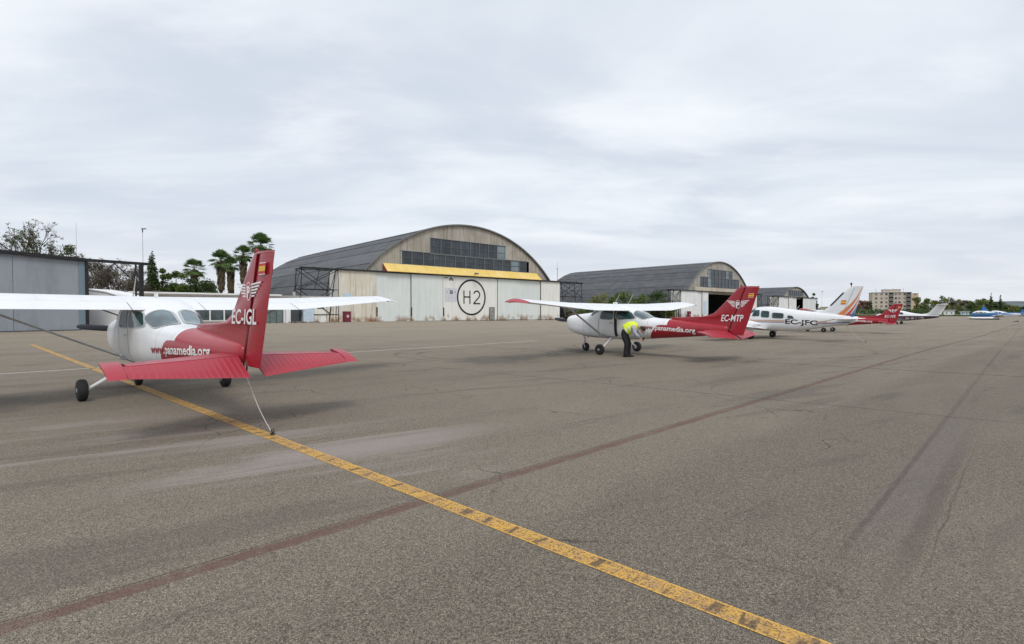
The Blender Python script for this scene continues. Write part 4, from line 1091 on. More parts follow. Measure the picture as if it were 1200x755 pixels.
# grey shed at far left with its black door frame
def grey_shed():
    d = Vector((.555, .832, 0)); p = Vector((ray(-60, 36.5), 36.5, 0))
    p = Vector((-38.5, 46, 0)); rz = math.atan2(.832, .555)
    r_ = empty('grey_shed', (p.x, p.y, 0), rz, 'grey shed at the far left with black roof edge and open steel frame', 'shed')
    h = 6.15
    xs = [0, -4.6, -9.6, -14.6, -19.6]
    for a_, b2 in zip(xs[:-1], xs[1:]):
        d_ = MB().box(b2+.015, a_-.015, 0, .12, .02, h).build('cladding_panel', M['grey_shed'], r_)
    MB().box(-19.6, 0, .12, 16, -.1, h-.05).build('wall', M['grey_shed'], r_)
    # roof edge rises slightly to the left
    MB().add([(-19.6, -.3, h+.85), (0.1, -.3, h+.02), (0.1, -.3, h+.30), (-19.6, -.3, h+1.1), (-19.6, 16, h+.85), (0.1, 16, h+.02), (0.1, 16, h+.30), (-19.6, 16, h+1.1)],
             [(0, 1, 2, 3), (7, 6, 5, 4), (0, 4, 5, 1), (1, 5, 6, 2), (2, 6, 7, 3), (3, 7, 4, 0)]).build('roof', M['steel_dark'], r_)
    MB().add([(-19.6, .05, h), (0, .05, h), (0, .05, h+.02), (-19.6, .05, h+.85), (-19.6, .1, h), (0, .1, h), (0, .1, h+.02), (-19.6, .1, h+.85)],
             [(0, 1, 2, 3), (7, 6, 5, 4), (0, 4, 5, 1), (1, 5, 6, 2), (2, 6, 7, 3), (3, 7, 4, 0)]).build('upper_wall', M['grey_shed'], r_)
    m = MB(); L_ = 4.75
    m.box(0, L_+.4, -.15, .15, h+.02, h+.28); m.box(.15, .38, -.14, .14, -.1, h+.02); m.box(L_-.38, L_-.05, -.12, .12, -.1, h); m.box(L_-.72, L_-.62, -.1, .1, -.1, h)
    m.tube((.4, 0, 4.1), (L_*.5, 0, h), .055, n=5); m.tube((L_-.5, 0, 4.3), (L_*.5, 0, h), .055, n=5); m.tube((.5, 0, 2.2), (L_-.5, 0, .6), .06, n=5)
    m.build('steel_frame', M['steel_dark'], r_)
    MB().box(-.3, .14, -.06, .1, -.05, h).build('corner_strip', pbr('corner_blue', (.16, .22, .26), .6), r_)
    MB().box(-12.2, -10.9, 4, 5.2, h+.5, h+1.6).build('roof_tank', M['concrete'], r_)
    m = MB().box(-19.6, -.2, -.20, -.01, -.05, .06); m.build('floor_rail', M['steel_dark'], r_)
    return r_
grey_shed()
# white site cabin beyond the shed
p = Vector((ray(96, 49.5), 49.5, 0))
r_ = empty('site_cabin', (p.x, p.y, 0), 0, 'white cabin with a sloping top beside the black steel frame', 'cabin')
MB().prism([(0, -.05), (3.6, -.05), (3.6, 3.1), (2.4, 3.5), (.6, 3.78), (0, 3.45)], 0, 3).build('cabin_body', M['lettering'], r_)
MB().prism([(-.05, 3.44), (.6, 3.79), (2.4, 3.51), (3.65, 3.1), (3.65, 3.18), (2.4, 3.6), (.6, 3.88), (-.05, 3.53)], -.1, 3.1).build('roof', M['lettering'], r_)
MB().box(3.0, 3.5, -.04, -.002, 3.15, 3.24).build('roof_bracket', M['steel_dark'], r_)
MB().box(-.05, 3.65, -.06, -.002, -.05, .12).build('skid', M['steel_dark'], r_)

# poles
def pole(px, Z, h, label, name='lamp_post', cat='lamp post', lamp=True, r=.07):
    x = ray(px, Z); r_ = empty(name, (x, Z, gz(x, Z)), 0, label, cat)
    MB().tube((0, 0, 0), (0, 0, h), r, r*.6, 8).build('pole', M['grey_paint'], r_, smooth=True)
    if lamp:
        MB().box(-.12, .55, -.14, .14, h, h+.14).build('lamp_head', M['mullion'], r_)
        MB().tube((0, 0, h-.5), (0, 0, h), .09, n=8).build('bracket', M['mullion'], r_)
    else:
        MB().tube((0, 0, h), (0, 0, h+1.2), .02, n=5).build('whip_aerial', M['mullion'], r_)
pole(168.5, 84, 15.1, 'tall slim grey lamp post beside the black steel frame at left')
pole(91, 120, 21.3, 'thin distant mast rising behind the grey shed roof', 'radio_mast', 'mast', False)
pole(963, 215, 10.2, 'lamp post between the farthest hangar and the striped tail')

# distant apartment block
def apartment():
    Z = 450; x0 = ray(1022, Z)
    r_ = empty('apartment_block', (x0, Z, -.22), -.42, 'beige five storey apartment block standing beyond the parked aeroplanes', 'building')
    c1 = streaked('beige_render', (.56, .475, .40), (.60, .51, .43), (.30, .25, .20), (.3, .3, .05), .4, .85)
    c2 = streaked('lit_side_render', (.62, .50, .36), (.58, .47, .34), (.35, .28, .20), (.3, .3, .05), .3, .85)  # warmer tone puts the light on the side facade into its colour
    bal = pbr('balcony_shadow_grey', (.20, .19, .20), .7, var=.2, vscale=.2)
    W, D, Hh = 28, 14, 18.2
    MB().box(0, W, 0, D, 0, Hh).build('wall', c1, r_)
    MB().box(W+.01, W+5.5, 3, D+3, 0, Hh-.6).build('side_wing', c2, r_)
    MB().box(8.6, 21, 3, D-3, Hh+.31, Hh+2.6).build('penthouse', c1, r_)
    MB().box(8.3, 21.3, 2.7, D-2.7, Hh+2.6, Hh+2.9).build('penthouse_roof', M['concrete'], r_)
    MB().box(-.4, W+.4, -.4, D, Hh, Hh+.3).build('roof', M['concrete'], r_)
    for fl in range(5):
        z = 2.0+fl*3.5
        for i, x_ in enumerate((2.0, 5.9, 9.4, 16.1, 18.8, 22.4)):
            w_ = MB().box(x_, x_+1.5, -.12, .0, z, z+1.6).build('window', bal if (i+fl) % 3 else M['winglass'], r_)
        for x_ in (11.9, 24.2):
            b_ = MB().box(x_, x_+3.4, -.9, -.001, z-.4, z+.55).build('balcony', bal, r_)
            MB().box(x_+.1, x_+3.3, -.05, -.0005, z+.56, z+2.1).build('opening', M['dark'], b_)
        MB().box(W+2.6, W+4.0, 2.9, 2.999, z, z+1.4).build('window', bal, r_)
    for i, x_ in enumerate((4, 11, 17, 24)):
        MB().tube((x_, 8, Hh+.3), (x_, 8, Hh+4.2), .08, n=5).build('roof_aerial', M['steel_dark'], r_)
apartment()
def small_house(px, Z, wd, h, mat, label, name='distant_building'):
    x = ray(px, Z); r_ = empty(name, (x, Z, gz(x, Z)), -.5, label, 'building')
    MB().box(0, wd, 0, wd*.5, 0, h).build('wall', mat, r_)
    MB().box(-.3, wd+.3, -.3, wd*.5+.3, h, h+.4).build('roof', M['concrete'], r_)
    for i in range(max(2, int(wd/5))):
        x_ = wd*(i+.35)/max(2, int(wd/5)); MB().box(x_, x_+wd*.08, -.06, 0, h*.35, h*.7).build('window', M['winglass'], r_)
small_house(1106.5, 230, 3.6, 2.2, M['whitewall'], 'small white block just right of the maroon aeroplane tail')
small_house(1126, 240, 3.0, 1.6, M['sheetblue'], 'pale blue hut at the apron edge left of the helicopter')
small_house(962, 420, 22, 5.2, pbr('pale_ochre', (.50, .42, .27), .8, var=.1), 'long low ochre building between the farthest hangar and the striped tail')
small_house(966, 380, 30, 2.6, M['concrete'], 'long low grey wall in front of the ochre building', 'distant_building')

# ------------------------------------------------------------------ low wing twin EC-JFC
def fin_shape(F, LE, TE, tk, name, mat, root, x=(0, 1)):
    """LE, TE: lists of (a, z)"""
    secs = [((l[0], 0, l[1]), (t[0], 0, t[1]), tk/(t[0]-l[0]), x[0], x[1]) for l, t in zip(LE, TE)]
    return foil(F, secs, nrm=(1, 0, 0), k=10).build(name, mat, root, smooth=True)
def make_twin(pos, yaw):
    root = empty('light_aircraft', (pos[0], pos[1], gz(*pos)), -yaw, 'white low wing twin lettered EC-JFC with orange and red stripes sweeping up its tail', 'aeroplane')
    class TwinLoft(Loft):
        def L(s, a, y, z): return (-y, 3.5-(1.84*a if a < 1.6 else 1.5+.9*a), z)
    FW = Loft([(0, 1, 0, 1, 2), (1, 1, 0, 1, 2)], 3.7)
    F = TwinLoft([(.0, .04, 1.15, 1.25, 2), (.12, .16, 1.02, 1.36, 2), (.5, .34, .84, 1.52, 2.2), (1.1, .48, .66, 1.66, 2.4), (1.6, .56, .56, 1.80, 2.6), (2.1, .60, .52, 1.98, 2.8),
        (2.7, .61, .50, 2.0, 2.9), (3.4, .60, .49, 1.93, 2.9), (4.2, .56, .50, 1.83, 2.7), (5.0, .46, .58, 1.73, 2.5), (6.0, .33, .74, 1.62, 2.3), (7.0, .20, .92, 1.52, 2.2), (7.8, .08, 1.08, 1.40, 2.2), (7.95, .03, 1.15, 1.32, 2.2)], 3.7)
    F.mesh(MB()).build('fuselage', M['white'], root, smooth='all')
    for sg in (1, -1):
        for q in ([(1.78, 1.40), (2.30, 1.40), (2.30, 1.78), (1.95, 1.78)], [(2.42, 1.34), (2.95, 1.32), (2.95, 1.71), (2.42, 1.74)], [(3.16, 1.29), (3.86, 1.27), (3.86, 1.58), (3.16, 1.63)], [(4.12, 1.27), (4.50, 1.25), (4.42, 1.42), (4.12, 1.47)]):
            add_window(F, root, q, 'side', M['glass_g'], sg, n=6)
        s0, s1 = (math.pi/2-.05, .55) if sg == 1 else (math.pi/2+.05, math.pi-.55)
        add_window(F, root, [(1.35, s0), (1.45, s1), (1.95, s1), (1.92, s0)], 'th', M['glass_g'], frame=False, name='windscreen')
        # cheat line along the cabin, rising to the tail
        def band(z0f, z1f, a0, a1, mat, e=.004, name='stripe'):
            k = 40; vs = []
            for i in range(k+1):
                a = a0+(a1-a0)*i/k; vs += [F.side(a, z0f(a), e, sg), F.side(a, z1f(a), e, sg)]
            MB().add(vs, [(2*i, 2*i+2, 2*i+3, 2*i+1) for i in range(k)]).build(name, mat, root, recalc=False)
        band(lambda a: 1.06-.004*a, lambda a: 1.19-.004*a, .9, 3.95, M['tan'])
        band(lambda a: 1.02, lambda a: 1.045, .9, 3.95, M['bluestripe'])
        band(lambda a: 1.0+max(0, a-5.6)*.03, lambda a: 1.10+(max(0, a-5.5)**2)*.10, 5.75, 7.35, M['tan'])
        band(lambda a: .97+max(0, a-6)*.06, lambda a: .995+max(0, a-6)*.08, 5.75, 7.6, M['bluestripe'])
        # wing, cranked at the root
        S = [(.0, 2.15, 4.2, .66, .62, .15), (.60, 2.2, 4.2, .66, .62, .15), (1.2, 2.75, 4.2, .70, .66, .15), (3.0, 2.78, 4.2, .82, .78, .15), (5.6, 2.8, 4.2, 1.0, .96, .13), (5.85, 2.95, 4.12, 1.02, .99, .06)]
        foil(FW, [((le, sg*s, zl), (te, sg*s, zt), T) for s, le, te, zl, zt, T in S], 0, 1, .03).build('wing', M['white'], root, smooth=True)
        # nacelle with spinner and three blades
        N2 = [(1.15, .16), (1.25, .26), (1.6, .34), (2.3, .36), (3.0, .30), (3.8, .20), (4.4, .06)]
        MB().lathe(FW.L(3.7, sg*1.85, .93), (0, -1, 0), [(a-3.7, r) for a, r in N2], 24).build('engine_nacelle', M['white'], root, smooth=True)
        MB().lathe(FW.L(1.2, sg*1.85, .93), (0, 1, 0), [(0, .15), (.1, .13), (.22, .08), (.30, .01)], 16).build('spinner', M['metal'], root, smooth=True)
        for k in range(3):
            an = R(30+120*k); c = Vector(FW.L(1.1, sg*1.85, .93)); d = Vector((math.cos(an), 0, math.sin(an))); e = Vector((-math.sin(an), .5, math.cos(an))).normalized()
            rs = []
            for r_, c_ in ((.1, .05), (.3, .075), (.7, .07), (.95, .03)):
                rs.append([c+d*r_+e*c_*math.cos(t)+d.cross(e)*.012*math.sin(t) for t in [2*math.pi*i/8 for i in range(8)]])
            MB().loft(rs).build('propeller_blade', M['prop'], root, smooth=True)
        # gear
        MB().tube(FW.L(3.7, sg*1.72, .72), FW.L(3.7, sg*1.70, .22), .05, .035, 10).build('gear_leg', M['steel_dark'], root, smooth=True)
        MB().box(*sorted((FW.L(0, sg*1.76, 0)[0], FW.L(0, sg*1.79, 0)[0])), -.22, .22, .30, .72).build('gear_door', M['white'], root)
        wheel(root, FW, 3.7, sg*1.66, .205, .205, .17)
        # stabilator
        foil(F, [((7.0, sg*.02, 1.30), (7.95, sg*.02, 1.28), .09), ((7.1, sg*1.95, 1.30), (7.88, sg*1.95, 1.28), .09), ((7.25, sg*2.05, 1.30), (7.84, sg*2.05, 1.285), .05)]).build('stabilator', M['white'], root, smooth=True)
    MB().tube(FW.L(.9, 0, .8), FW.L(.75, 0, .2), .045, .035, 10).build('nose_strut', M['metal'], root, smooth=True)
    wheel(root, FW, .78, 0, .18, .18, .13)
    # fin and rudder with dorsal fillet
    LE = [(4.9, 1.55), (5.3, 1.66), (6.10, 1.76), (6.45, 2.02), (7.20, 2.78), (7.50, 3.02), (7.62, 3.10)]
    TEx = lambda z: 7.72+(z-1.35)*.31
    TE = [(TEx(z), z) for _, z in LE]
    fin_shape(F, LE, TE, .12, 'fin', M['white'], root)
    MB().add([F.L(7.10+(z-1.4)*.42, sg*.063, z) for sg in (1, -1) for z in (1.45, 3.0) for _ in (0,)]+[F.L(7.115+(z-1.4)*.42, sg*.063, z) for sg in (1, -1) for z in (1.45, 3.0)], [(0, 1, 5, 4), (2, 3, 7, 6)]).build('rudder_gap', M['mullion'], root, recalc=False)
    MB().lathe(F.L(7.6, 0, 3.08), (0, 0, 1), [(0, .02), (.10, .02), (.12, .05), (.20, .05), (.24, .01)], 10).build('beacon', M['steel_dark'], root, smooth=True)
    # rubber boot along the leading edge
    MB().add([F.L(6.47+d, s_, 2.03) for d, s_ in ((-.06, 0), (.07, .05), (.07, -.05))]+[F.L(7.19+d, s_, 2.77) for d, s_ in ((-.06, 0), (.07, .05), (.07, -.05))],
             [(0, 1, 4, 3), (0, 3, 5, 2), (0, 2, 1), (3, 4, 5), (1, 2, 5, 4)]).build('deicing_boot', M['boot'], root)
    # sweeping stripes on the fin
    def sweep(o0, o1, mat, zt=3.04, zb=1.35):
        k = 18
        for sg in (1, -1):
            vs = []
            for i in range(k+1):
                f = i/k; z = zb+(zt-zb)*f
                te = TEx(z)
                w_ = (1-f)**.8
                # bands hug the trailing edge at the top and fan forward at the foot
                fwd = .06+.95*(1-f)**2.2+.12*(1-f)
                a0_ = te-fwd*o0; a1_ = te-fwd*o1
                vs += [F.L(a0_, sg*.066, z), F.L(a1_, sg*.066, z)]
            MB().add(vs, [(2*i, 2*i+2, 2*i+3, 2*i+1) for i in range(k)]).build('stripe', mat, root, recalc=False)
    sweep(1.0, .58, M['orange']); sweep(.53, .27, M['redstripe'], 2.5); sweep(.22, .0, M['bluestripe'], 2.05)
    for sg in (1, -1):
        MB().add([F.L(a, sg*.066, z) for a, z in ((7.05, 2.10), (7.33, 2.10), (7.38, 2.32), (7.10, 2.32))], [(0, 1, 2, 3)]).build('flag_field', M['redflag'], root, recalc=False)
        MB().add([F.L(a, sg*.068, z) for a, z in ((7.06, 2.155), (7.34, 2.155), (7.37, 2.265), (7.09, 2.265))], [(0, 1, 2, 3)]).build('flag_band', M['yellow'], root, recalc=False)
    side_text(F, 'EC-JFC', 3.98, 5.85, .97, .90, .27, M['black_letter'], root, bold=.03, name='registration')
    MB().tube(F.L(3.2, 0, 1.92), F.L(3.5, 0, 2.2), .012, .008, 6).build('aerial', M['lettering'], root)
    MB().tube(F.L(4.4, 0, 1.78), F.L(4.65, 0, 2.05), .012, .008, 6).build('aerial', M['lettering'], root)
    return root, F
TW = (15.83, 32.4)
twin, FT = make_twin(TW, -.73)
rope(wpt(TW, -.73, FT, 7.3, 0, 1.0), (ray(1015, 28.2), 28.2, gz(19.5, 28.2)+.01), 'dark rope from the striped tail down to the apron', sag=.15, r=.014)

# ------------------------------------------------------------------ single with T tail, maroon below
def half_paint(name, zs, low, hi, slope=0):
    m = paint(name, hi); T, b, _ = T_of(m); t = T.new('ShaderNodeTexCoord').outputs['Object']
    sp = T.new('ShaderNodeSeparateXYZ'); T.link(t, sp.inputs[0])
    mk = T.math('LESS_THAN', T.math('ADD', sp.outputs[2], T.math('MULTIPLY', sp.outputs[1], slope)), zs)
    src = b.inputs['Base Color'].links[0].from_socket
    T.link(T.mix(mk, src, low), b.inputs['Base Color']); return m
def make_single(pos, yaw, label, mats, ttail, reg=None, finmat=None, stripe=None):
    root = empty('light_aircraft', (pos[0], pos[1], gz(*pos)), -yaw, label, 'aeroplane')
    F = Loft([(.12, .26, .80, 1.32, 2.2), (.2, .36, .74, 1.40, 2.4), (.6, .46, .62, 1.50, 2.6), (1.3, .53, .54, 1.60, 2.8), (1.7, .56, .52, 1.72, 2.8), (2.15, .57, .50, 2.02, 2.8), (2.8, .57, .50, 2.06, 2.8),
        (3.5, .54, .50, 1.96, 2.7), (4.3, .46, .54, 1.74, 2.5), (5.2, .36, .64, 1.56, 2.3), (6.4, .22, .80, 1.44, 2.2), (7.4, .09, .96, 1.34, 2.2), (7.7, .04, 1.04, 1.28, 2.2)], 3.0)
    F.mesh(MB(), n=32).build('fuselage', mats, root, smooth='all')
    for sg in (1, -1):
        for q in ([(1.72, 1.45), (2.25, 1.44), (2.25, 1.80), (1.95, 1.80)], [(2.35, 1.43), (3.0, 1.42), (3.0, 1.80), (2.35, 1.82)], [(3.15, 1.42), (3.65, 1.42), (3.55, 1.72), (3.15, 1.78)]):
            add_window(F, root, q, 'side', M['glass_g'], sg, frame=False)
        foil(F, [((2.1, sg*.3, .62), (3.9, sg*.3, .58), .15), ((2.3, sg*3.0, .85), (3.8, sg*3.0, .82), .14), ((2.45, sg*5.3, 1.06), (3.6, sg*5.3, 1.03), .12), ((2.7, sg*5.42, 1.07), (3.5, sg*5.42, 1.05), .05)], 0, 1, .03).build('wing', M['white'], root, smooth=True)
        MB().tube(F.L(3.0, sg*1.6, .72), F.L(3.0, sg*1.6, .2), .045, .035, 8).build('gear_leg', M['metal'], root, smooth=True)
        wheel(root, F, 3.0, sg*1.6, .20, .20, .16)
    MB().tube(F.L(.8, 0, .7), F.L(.75, 0, .2), .04, .03, 8).build('nose_strut', M['metal'], root, smooth=True)
    wheel(root, F, .75, 0, .17, .17, .12)
    MB().lathe(F.L(.15, 0, 1.1), (0, 1, 0), [(0, .16), (.15, .12), (.28, .01)], 16).build('spinner', M['metal'], root, smooth=True)
    for an in (R(60), R(240)):
        c = Vector(F.L(.05, 0, 1.1)); d = Vector((math.cos(an), 0, math.sin(an))); e = Vector((-math.sin(an), .5, math.cos(an))).normalized()
        MB().loft([[c+d*r_+e*c_*math.cos(t)+d.cross(e)*.012*math.sin(t) for t in [2*math.pi*i/8 for i in range(8)]] for r_, c_ in ((.1, .05), (.3, .075), (.7, .07), (.92, .03))]).build('propeller_blade', M['prop'], root, smooth=True)
    zt = 2.86 if ttail else 2.35
    LE = [(5.3, 1.42), (6.2, 1.58), (6.55, 1.72), (7.35, zt-.05), (7.42, zt)]
    fin_shape(F, LE, [(7.85+(z-1.3)*(.42 if ttail else .25), z) for _, z in LE], .11, 'fin', finmat or M['white'], root)
    tz = zt+.05 if ttail else 1.25; ta = 7.35 if ttail else 6.9
    for sg in (1, -1):
        foil(F, [((ta, sg*.0, tz), (ta+1.15, sg*.0, tz-.02), .09), ((ta+.35, sg*1.6, tz), (ta+1.15, sg*1.6, tz-.02), .09)]).build('stabilator', M['white'], root, smooth=True)
    if ttail: MB().lathe(F.L(8.45, 0, tz), (0, 1, 0), [(-.2, .02), (-.1, .07), (.5, .08), (.6, .02)], 8).build('tail_fairing', M['white'], root, smooth=True)
    if reg: side_text(F, reg, 3.9, 6.0, .70, .76, .26, M['lettering'], root, bold=.02, name='registration')
    if stripe: stripe(F, root)
    return root
make_single((58.2, 77), -.73, 'white aeroplane with dark maroon underside and T tail, lettered D-EVVD', half_paint('maroon_and_white_paint', 1.22, (.045, .012, .022), WHITE, .0), True, 'D-EVVD')
def bl(F, root):
    for sg in (1, -1):
        for z0, z1, mt in ((1.0, 1.22, 'bluestripe'),):
            k = 30; vs = []
            for i in range(k+1):
                a = .5+6.8*i/k; vs += [F.side(a, z0, .005, sg), F.side(a, z1, .005, sg)]
            MB().add(vs, [(2*i, 2*i+2, 2*i+3, 2*i+1) for i in range(k)]).build('stripe', M[mt], root, recalc=False)
make_single((112.8, 119), -.9, 'white aeroplane with blue stripe and dark blue fin at the right edge', M['white'], False, None, pbr('navy_paint', (.012, .03, .12), .4), bl)

# ------------------------------------------------------------------ blue helicopter on long white floats
def heli(pos, yaw):
    root = empty('helicopter', (pos[0], pos[1], gz(*pos)), -yaw, 'blue and white helicopter with a tall mast standing on long white floats', 'helicopter')
    hb_ = paint('helicopter_blue', (.02, .16, .42), .25); hw = M['white']
    F = Loft([(.0, .05, .95, 1.15, 2), (.15, .35, .78, 1.42, 2.2), (.6, .60, .66, 1.80, 2.3), (1.2, .68, .62, 2.02, 2.4), (2.2, .68, .62, 2.05, 2.5), (3.0, .60, .68, 1.95, 2.5), (3.8, .42, .95, 1.72, 2.4), (4.5, .22, 1.18, 1.58, 2.2), (5.0, .13, 1.28, 1.52, 2)], 2.2)
    F.mesh(MB(), n=32).build('cabin', half_paint('blue_and_white_cabin', 1.55, (.02, .16, .42), WHITE), root, smooth='all')
    for sg in (1, -1):
        for q in ([(.45, 1.15), (1.15, 1.12), (1.15, 1.78), (.70, 1.66)], [(1.28, 1.12), (2.0, 1.12), (2.0, 1.80), (1.28, 1.80)], [(2.12, 1.16), (2.7, 1.2), (2.6, 1.70), (2.12, 1.76)]):
            add_window(F, root, q, 'side', M['glass_l'], sg, frame=False)
        rs = []
        for a, r_ in ((-.3, .06), (0, .24), (.8, .30), (3.2, .30), (4.2, .24), (4.6, .06)):
            c = F.L(a, sg*1.05, .32+(.1 if a < 0 else 0)); rs.append([(c[0]+r_*math.cos(t), c[1], c[2]+r_*math.sin(t)*.95) for t in [2*math.pi*i/16 for i in range(16)]])
        MB().loft(rs).build('float', half_paint('float_white_over_black', .24, (.012, .012, .014), WHITE), root, smooth=True)
        for a in (1.0, 2.9): MB().tube(F.L(a, sg*.45, .75), F.L(a, sg*1.05, .5), .04, n=8).build('float_strut', M['steel_dark'], root)
    MB().loft([[F.L(a, s, z) for a, s, z in ((2.0-.0*z, -.12, z), (1.9, 0, z), (2.0, .12, z), (w_, .09, z), (w_+.1, 0, z), (w_, -.09, z))] for z, w_ in ((1.95, 3.1), (2.4, 2.75), (2.95, 2.45))]).build('mast_fairing', hb_, root, smooth=True)
    MB().tube(F.L(2.25, 0, 2.9), F.L(2.25, 0, 3.25), .05, n=10).build('rotor_mast', M['metal'], root)
    for sg in (1, -1):
        d = Vector((.45, .89, 0)).normalized()*sg; n_ = Vector((-d.y, d.x, 0)); c = Vector(F.L(2.25, 0, 3.25)); rs = []
        for r_, z in ((.2, 0), (2.0, -.03), (4.0, -.12), (4.9, -.2)):
            rs.append([c+d*r_+n_*x+Vector((0, 0, z+zz2)) for x, zz2 in ((-.12, 0), (-.05, .015), (.12, 0), (-.05, -.012))])
        MB().loft(rs).build('rotor_blade', M['steel_dark'], root)
    MB().tube(F.L(4.5, 0, 1.42), F.L(9.0, 0, 1.62), .15, .08, 12).build('tail_boom', hb_, root, smooth=True)
    MB().prism([(-.02, 1.1), (.02, 1.1), (.02, 2.3), (-.02, 2.3)], F.L(8.7, 0, 0)[1], F.L(9.05, 0, 0)[1]).build('tail_fin', hb_, root)
    for an in (R(40), R(220)): MB().tube(F.L(8.95, .14, 1.62), F.L(8.95+.7*math.cos(an), .14, 1.62+.7*math.sin(an)), .04, .02, 6).build('tail_rotor_blade', M['metal'], root)
heli((109.5, 119), -1.05)
# a dark tow bar lying on the apron at far right
p = (ray(1190.5, 92), 92); r_ = empty('tow_bar', (*p, gz(*p)+.0), .4, 'short dark bar lying on the apron at the far right', 'tow bar')
MB().tube((-.7, 0, .1), (.7, 0, .08), .05, n=8).build('bar', M['steel_dark'], r_); MB().lathe((.7, 0, .11), (0, 1, 0), [(-.06, .11), (.06, .11)], 12).build('bar_wheel', M['rubber'], r_)

# ------------------------------------------------------------------ person bending by the second aeroplane
def skin_obj(name, joints, edges, mat, parent, sub=2, root_i=0):
    """joints: (x, y, z, rx[, ry])"""
    me = bpy.data.meshes.new(name); me.from_pydata([j[:3] for j in joints], edges, [])
    o = bpy.data.objects.new(name, me); col.objects.link(o); o.parent = parent
    md = o.modifiers.new('skin', 'SKIN'); md.use_smooth_shade = True; md.branch_smoothing = .6
    if not me.skin_vertices:
        me.skin_vertices.new()
    for i, j in enumerate(joints):
        sv_ = me.skin_vertices[0].data[i]; sv_.radius = (j[3], j[4] if len(j) > 4 else j[3]); sv_.use_root = (i == root_i)
    ss_ = o.modifiers.new('sub', 'SUBSURF'); ss_.levels = sub; ss_.render_levels = sub
    dg = bpy.context.evaluated_depsgraph_get(); dg.update()
    m2 = bpy.data.meshes.new_from_object(o.evaluated_get(dg)); o.modifiers.clear(); o.data = m2
    m2.polygons.foreach_set('use_smooth', [True]*len(m2.polygons)); m2.materials.clear(); m2.materials.append(mat)
    return o
def make_person():
    X, Y = ray(738, 18.85), 18.85
    root = empty('person', (X, Y, 0), -.38, 'person in yellow vest and black trousers bending down beside the second aeroplane', 'person')
    root.scale = (1.0, 1.0, 1.0)
    skin = pbr('skin_tone', (.42, .24, .17), .6); cloth = pbr('black_trousers', (.012, .012, .016), .85, var=.3, vscale=8)
    vest = pbr('hi_vis_yellow', (.72, .86, .03), .6, var=.12, vscale=7, bump=.4, bscale=14); sleeve = pbr('grey_sleeve', (.40, .41, .46), .8, var=.2, vscale=10, bump=.4, bscale=16)
    tape = pbr('reflective_tape', (.72, .74, .70), .4); hair = pbr('dark_hair', (.012, .009, .008), .7, bump=.5, bscale=60)
    hip = (-.18, 0, .93); ch = (.14, 0, 1.17); nk = (.30, 0, 1.14); hd = (.42, 0, 1.03)
    # body : one continuous skinned figure, x towards the tail
    J = [(*hip, .10, .12), (-.03, 0, 1.06, .10, .12), (.14, 0, 1.11, .10, .13), (.25, 0, 1.12, .06, .07), (.335, 0, 1.115, .055), (.40, 0, 1.05, .085, .078), (.465, 0, .955, .092, .075),  # 0-6
         (-.19, .10, .90, .09), (-.02, .11, .50, .062), (-.06, .11, .10, .034), (.06, .12, .045, .022),   # far leg 7-10
         (-.21, -.10, .90, .09), (-.10, -.11, .50, .062), (-.14, -.11, .10, .034), (-.02, -.12, .045, .022),   # near leg 11-14
         (.19, .20, 1.12, .058), (.27, .23, .86, .043), (.40, .13, .68, .030), (.45, .10, .64, .032),   # far arm 15-18
         (.17, -.20, 1.12, .058), (.20, -.24, .85, .043), (.36, -.14, .72, .030), (.41, -.11, .68, .032)]  # near arm
    E_ = [(0, 1), (1, 2), (2, 3), (3, 4), (4, 5), (5, 6), (0, 7), (7, 8), (8, 9), (9, 10), (0, 11), (11, 12), (12, 13), (13, 14), (2, 15), (15, 16), (16, 17), (17, 18), (2, 19), (19, 20), (20, 21), (21, 22)]
    body = skin_obj('body', J, E_, skin, root)
    for (hx, hy, hz_, sy) in ((.45, .10, .64, 1), (.41, -.11, .68, -1)):
        for k, (dy, ln) in enumerate(((-.028, .062), (-.010, .075), (.008, .070), (.025, .056))):
            p0 = Vector((hx+.012, hy+dy, hz_-.01)); p1 = p0+Vector((ln*.55, 0, -ln*.35)); p2 = p1+Vector((ln*.15, 0, -ln*.5))
            MB().path([p0, p1, p2], [.0095, .0088, .0065], 8).build('finger', skin, body, smooth='all')
        MB().path([(hx-.01, hy-sy*.03, hz_+.005), (hx+.02, hy-sy*.058, hz_-.012), (hx+.048, hy-sy*.052, hz_-.03)], [.011, .010, .007], 8).build('thumb', skin, body, smooth='all')
    tr = [(-.13, 0, 1.03, .16, .21), (-.20, 0, .93, .175, .215), (-.20, .095, .82, .125), (-.03, .11, .50, .092), (-.055, .11, .24, .078), (-.06, .11, .02, .088), (-.21, -.095, .82, .125), (-.09, -.11, .50, .092), (-.13, -.11, .24, .078), (-.13, -.11, .02, .088)]
    skin_obj('trousers', tr, [(0, 1), (1, 2), (2, 3), (3, 4), (4, 5), (1, 6), (6, 7), (7, 8), (8, 9)], cloth, root)
    v = skin_obj('vest', [(-.19, 0, .95, .205, .24), (-.09, 0, 1.03, .215, .245), (.04, 0, 1.095, .215, .25), (.17, 0, 1.105, .19, .235), (.31, 0, 1.07, .125, .145)], [(0, 1), (1, 2), (2, 3), (3, 4)], vest, root)
    for sg in (1, -1):
        y = .2*sg; o_ = .01 if sg == 1 else 0
        skin_obj('sleeve', [(.13, sg*.13, 1.15, .10), (.18+o_, sg*.205, 1.09, .098), (.22+o_*4, sg*.235, .88, .082), (.37+o_*4, .15*sg, .73-.02*(sg > 0), .064)], [(0, 1), (1, 2), (2, 3)], sleeve, root)
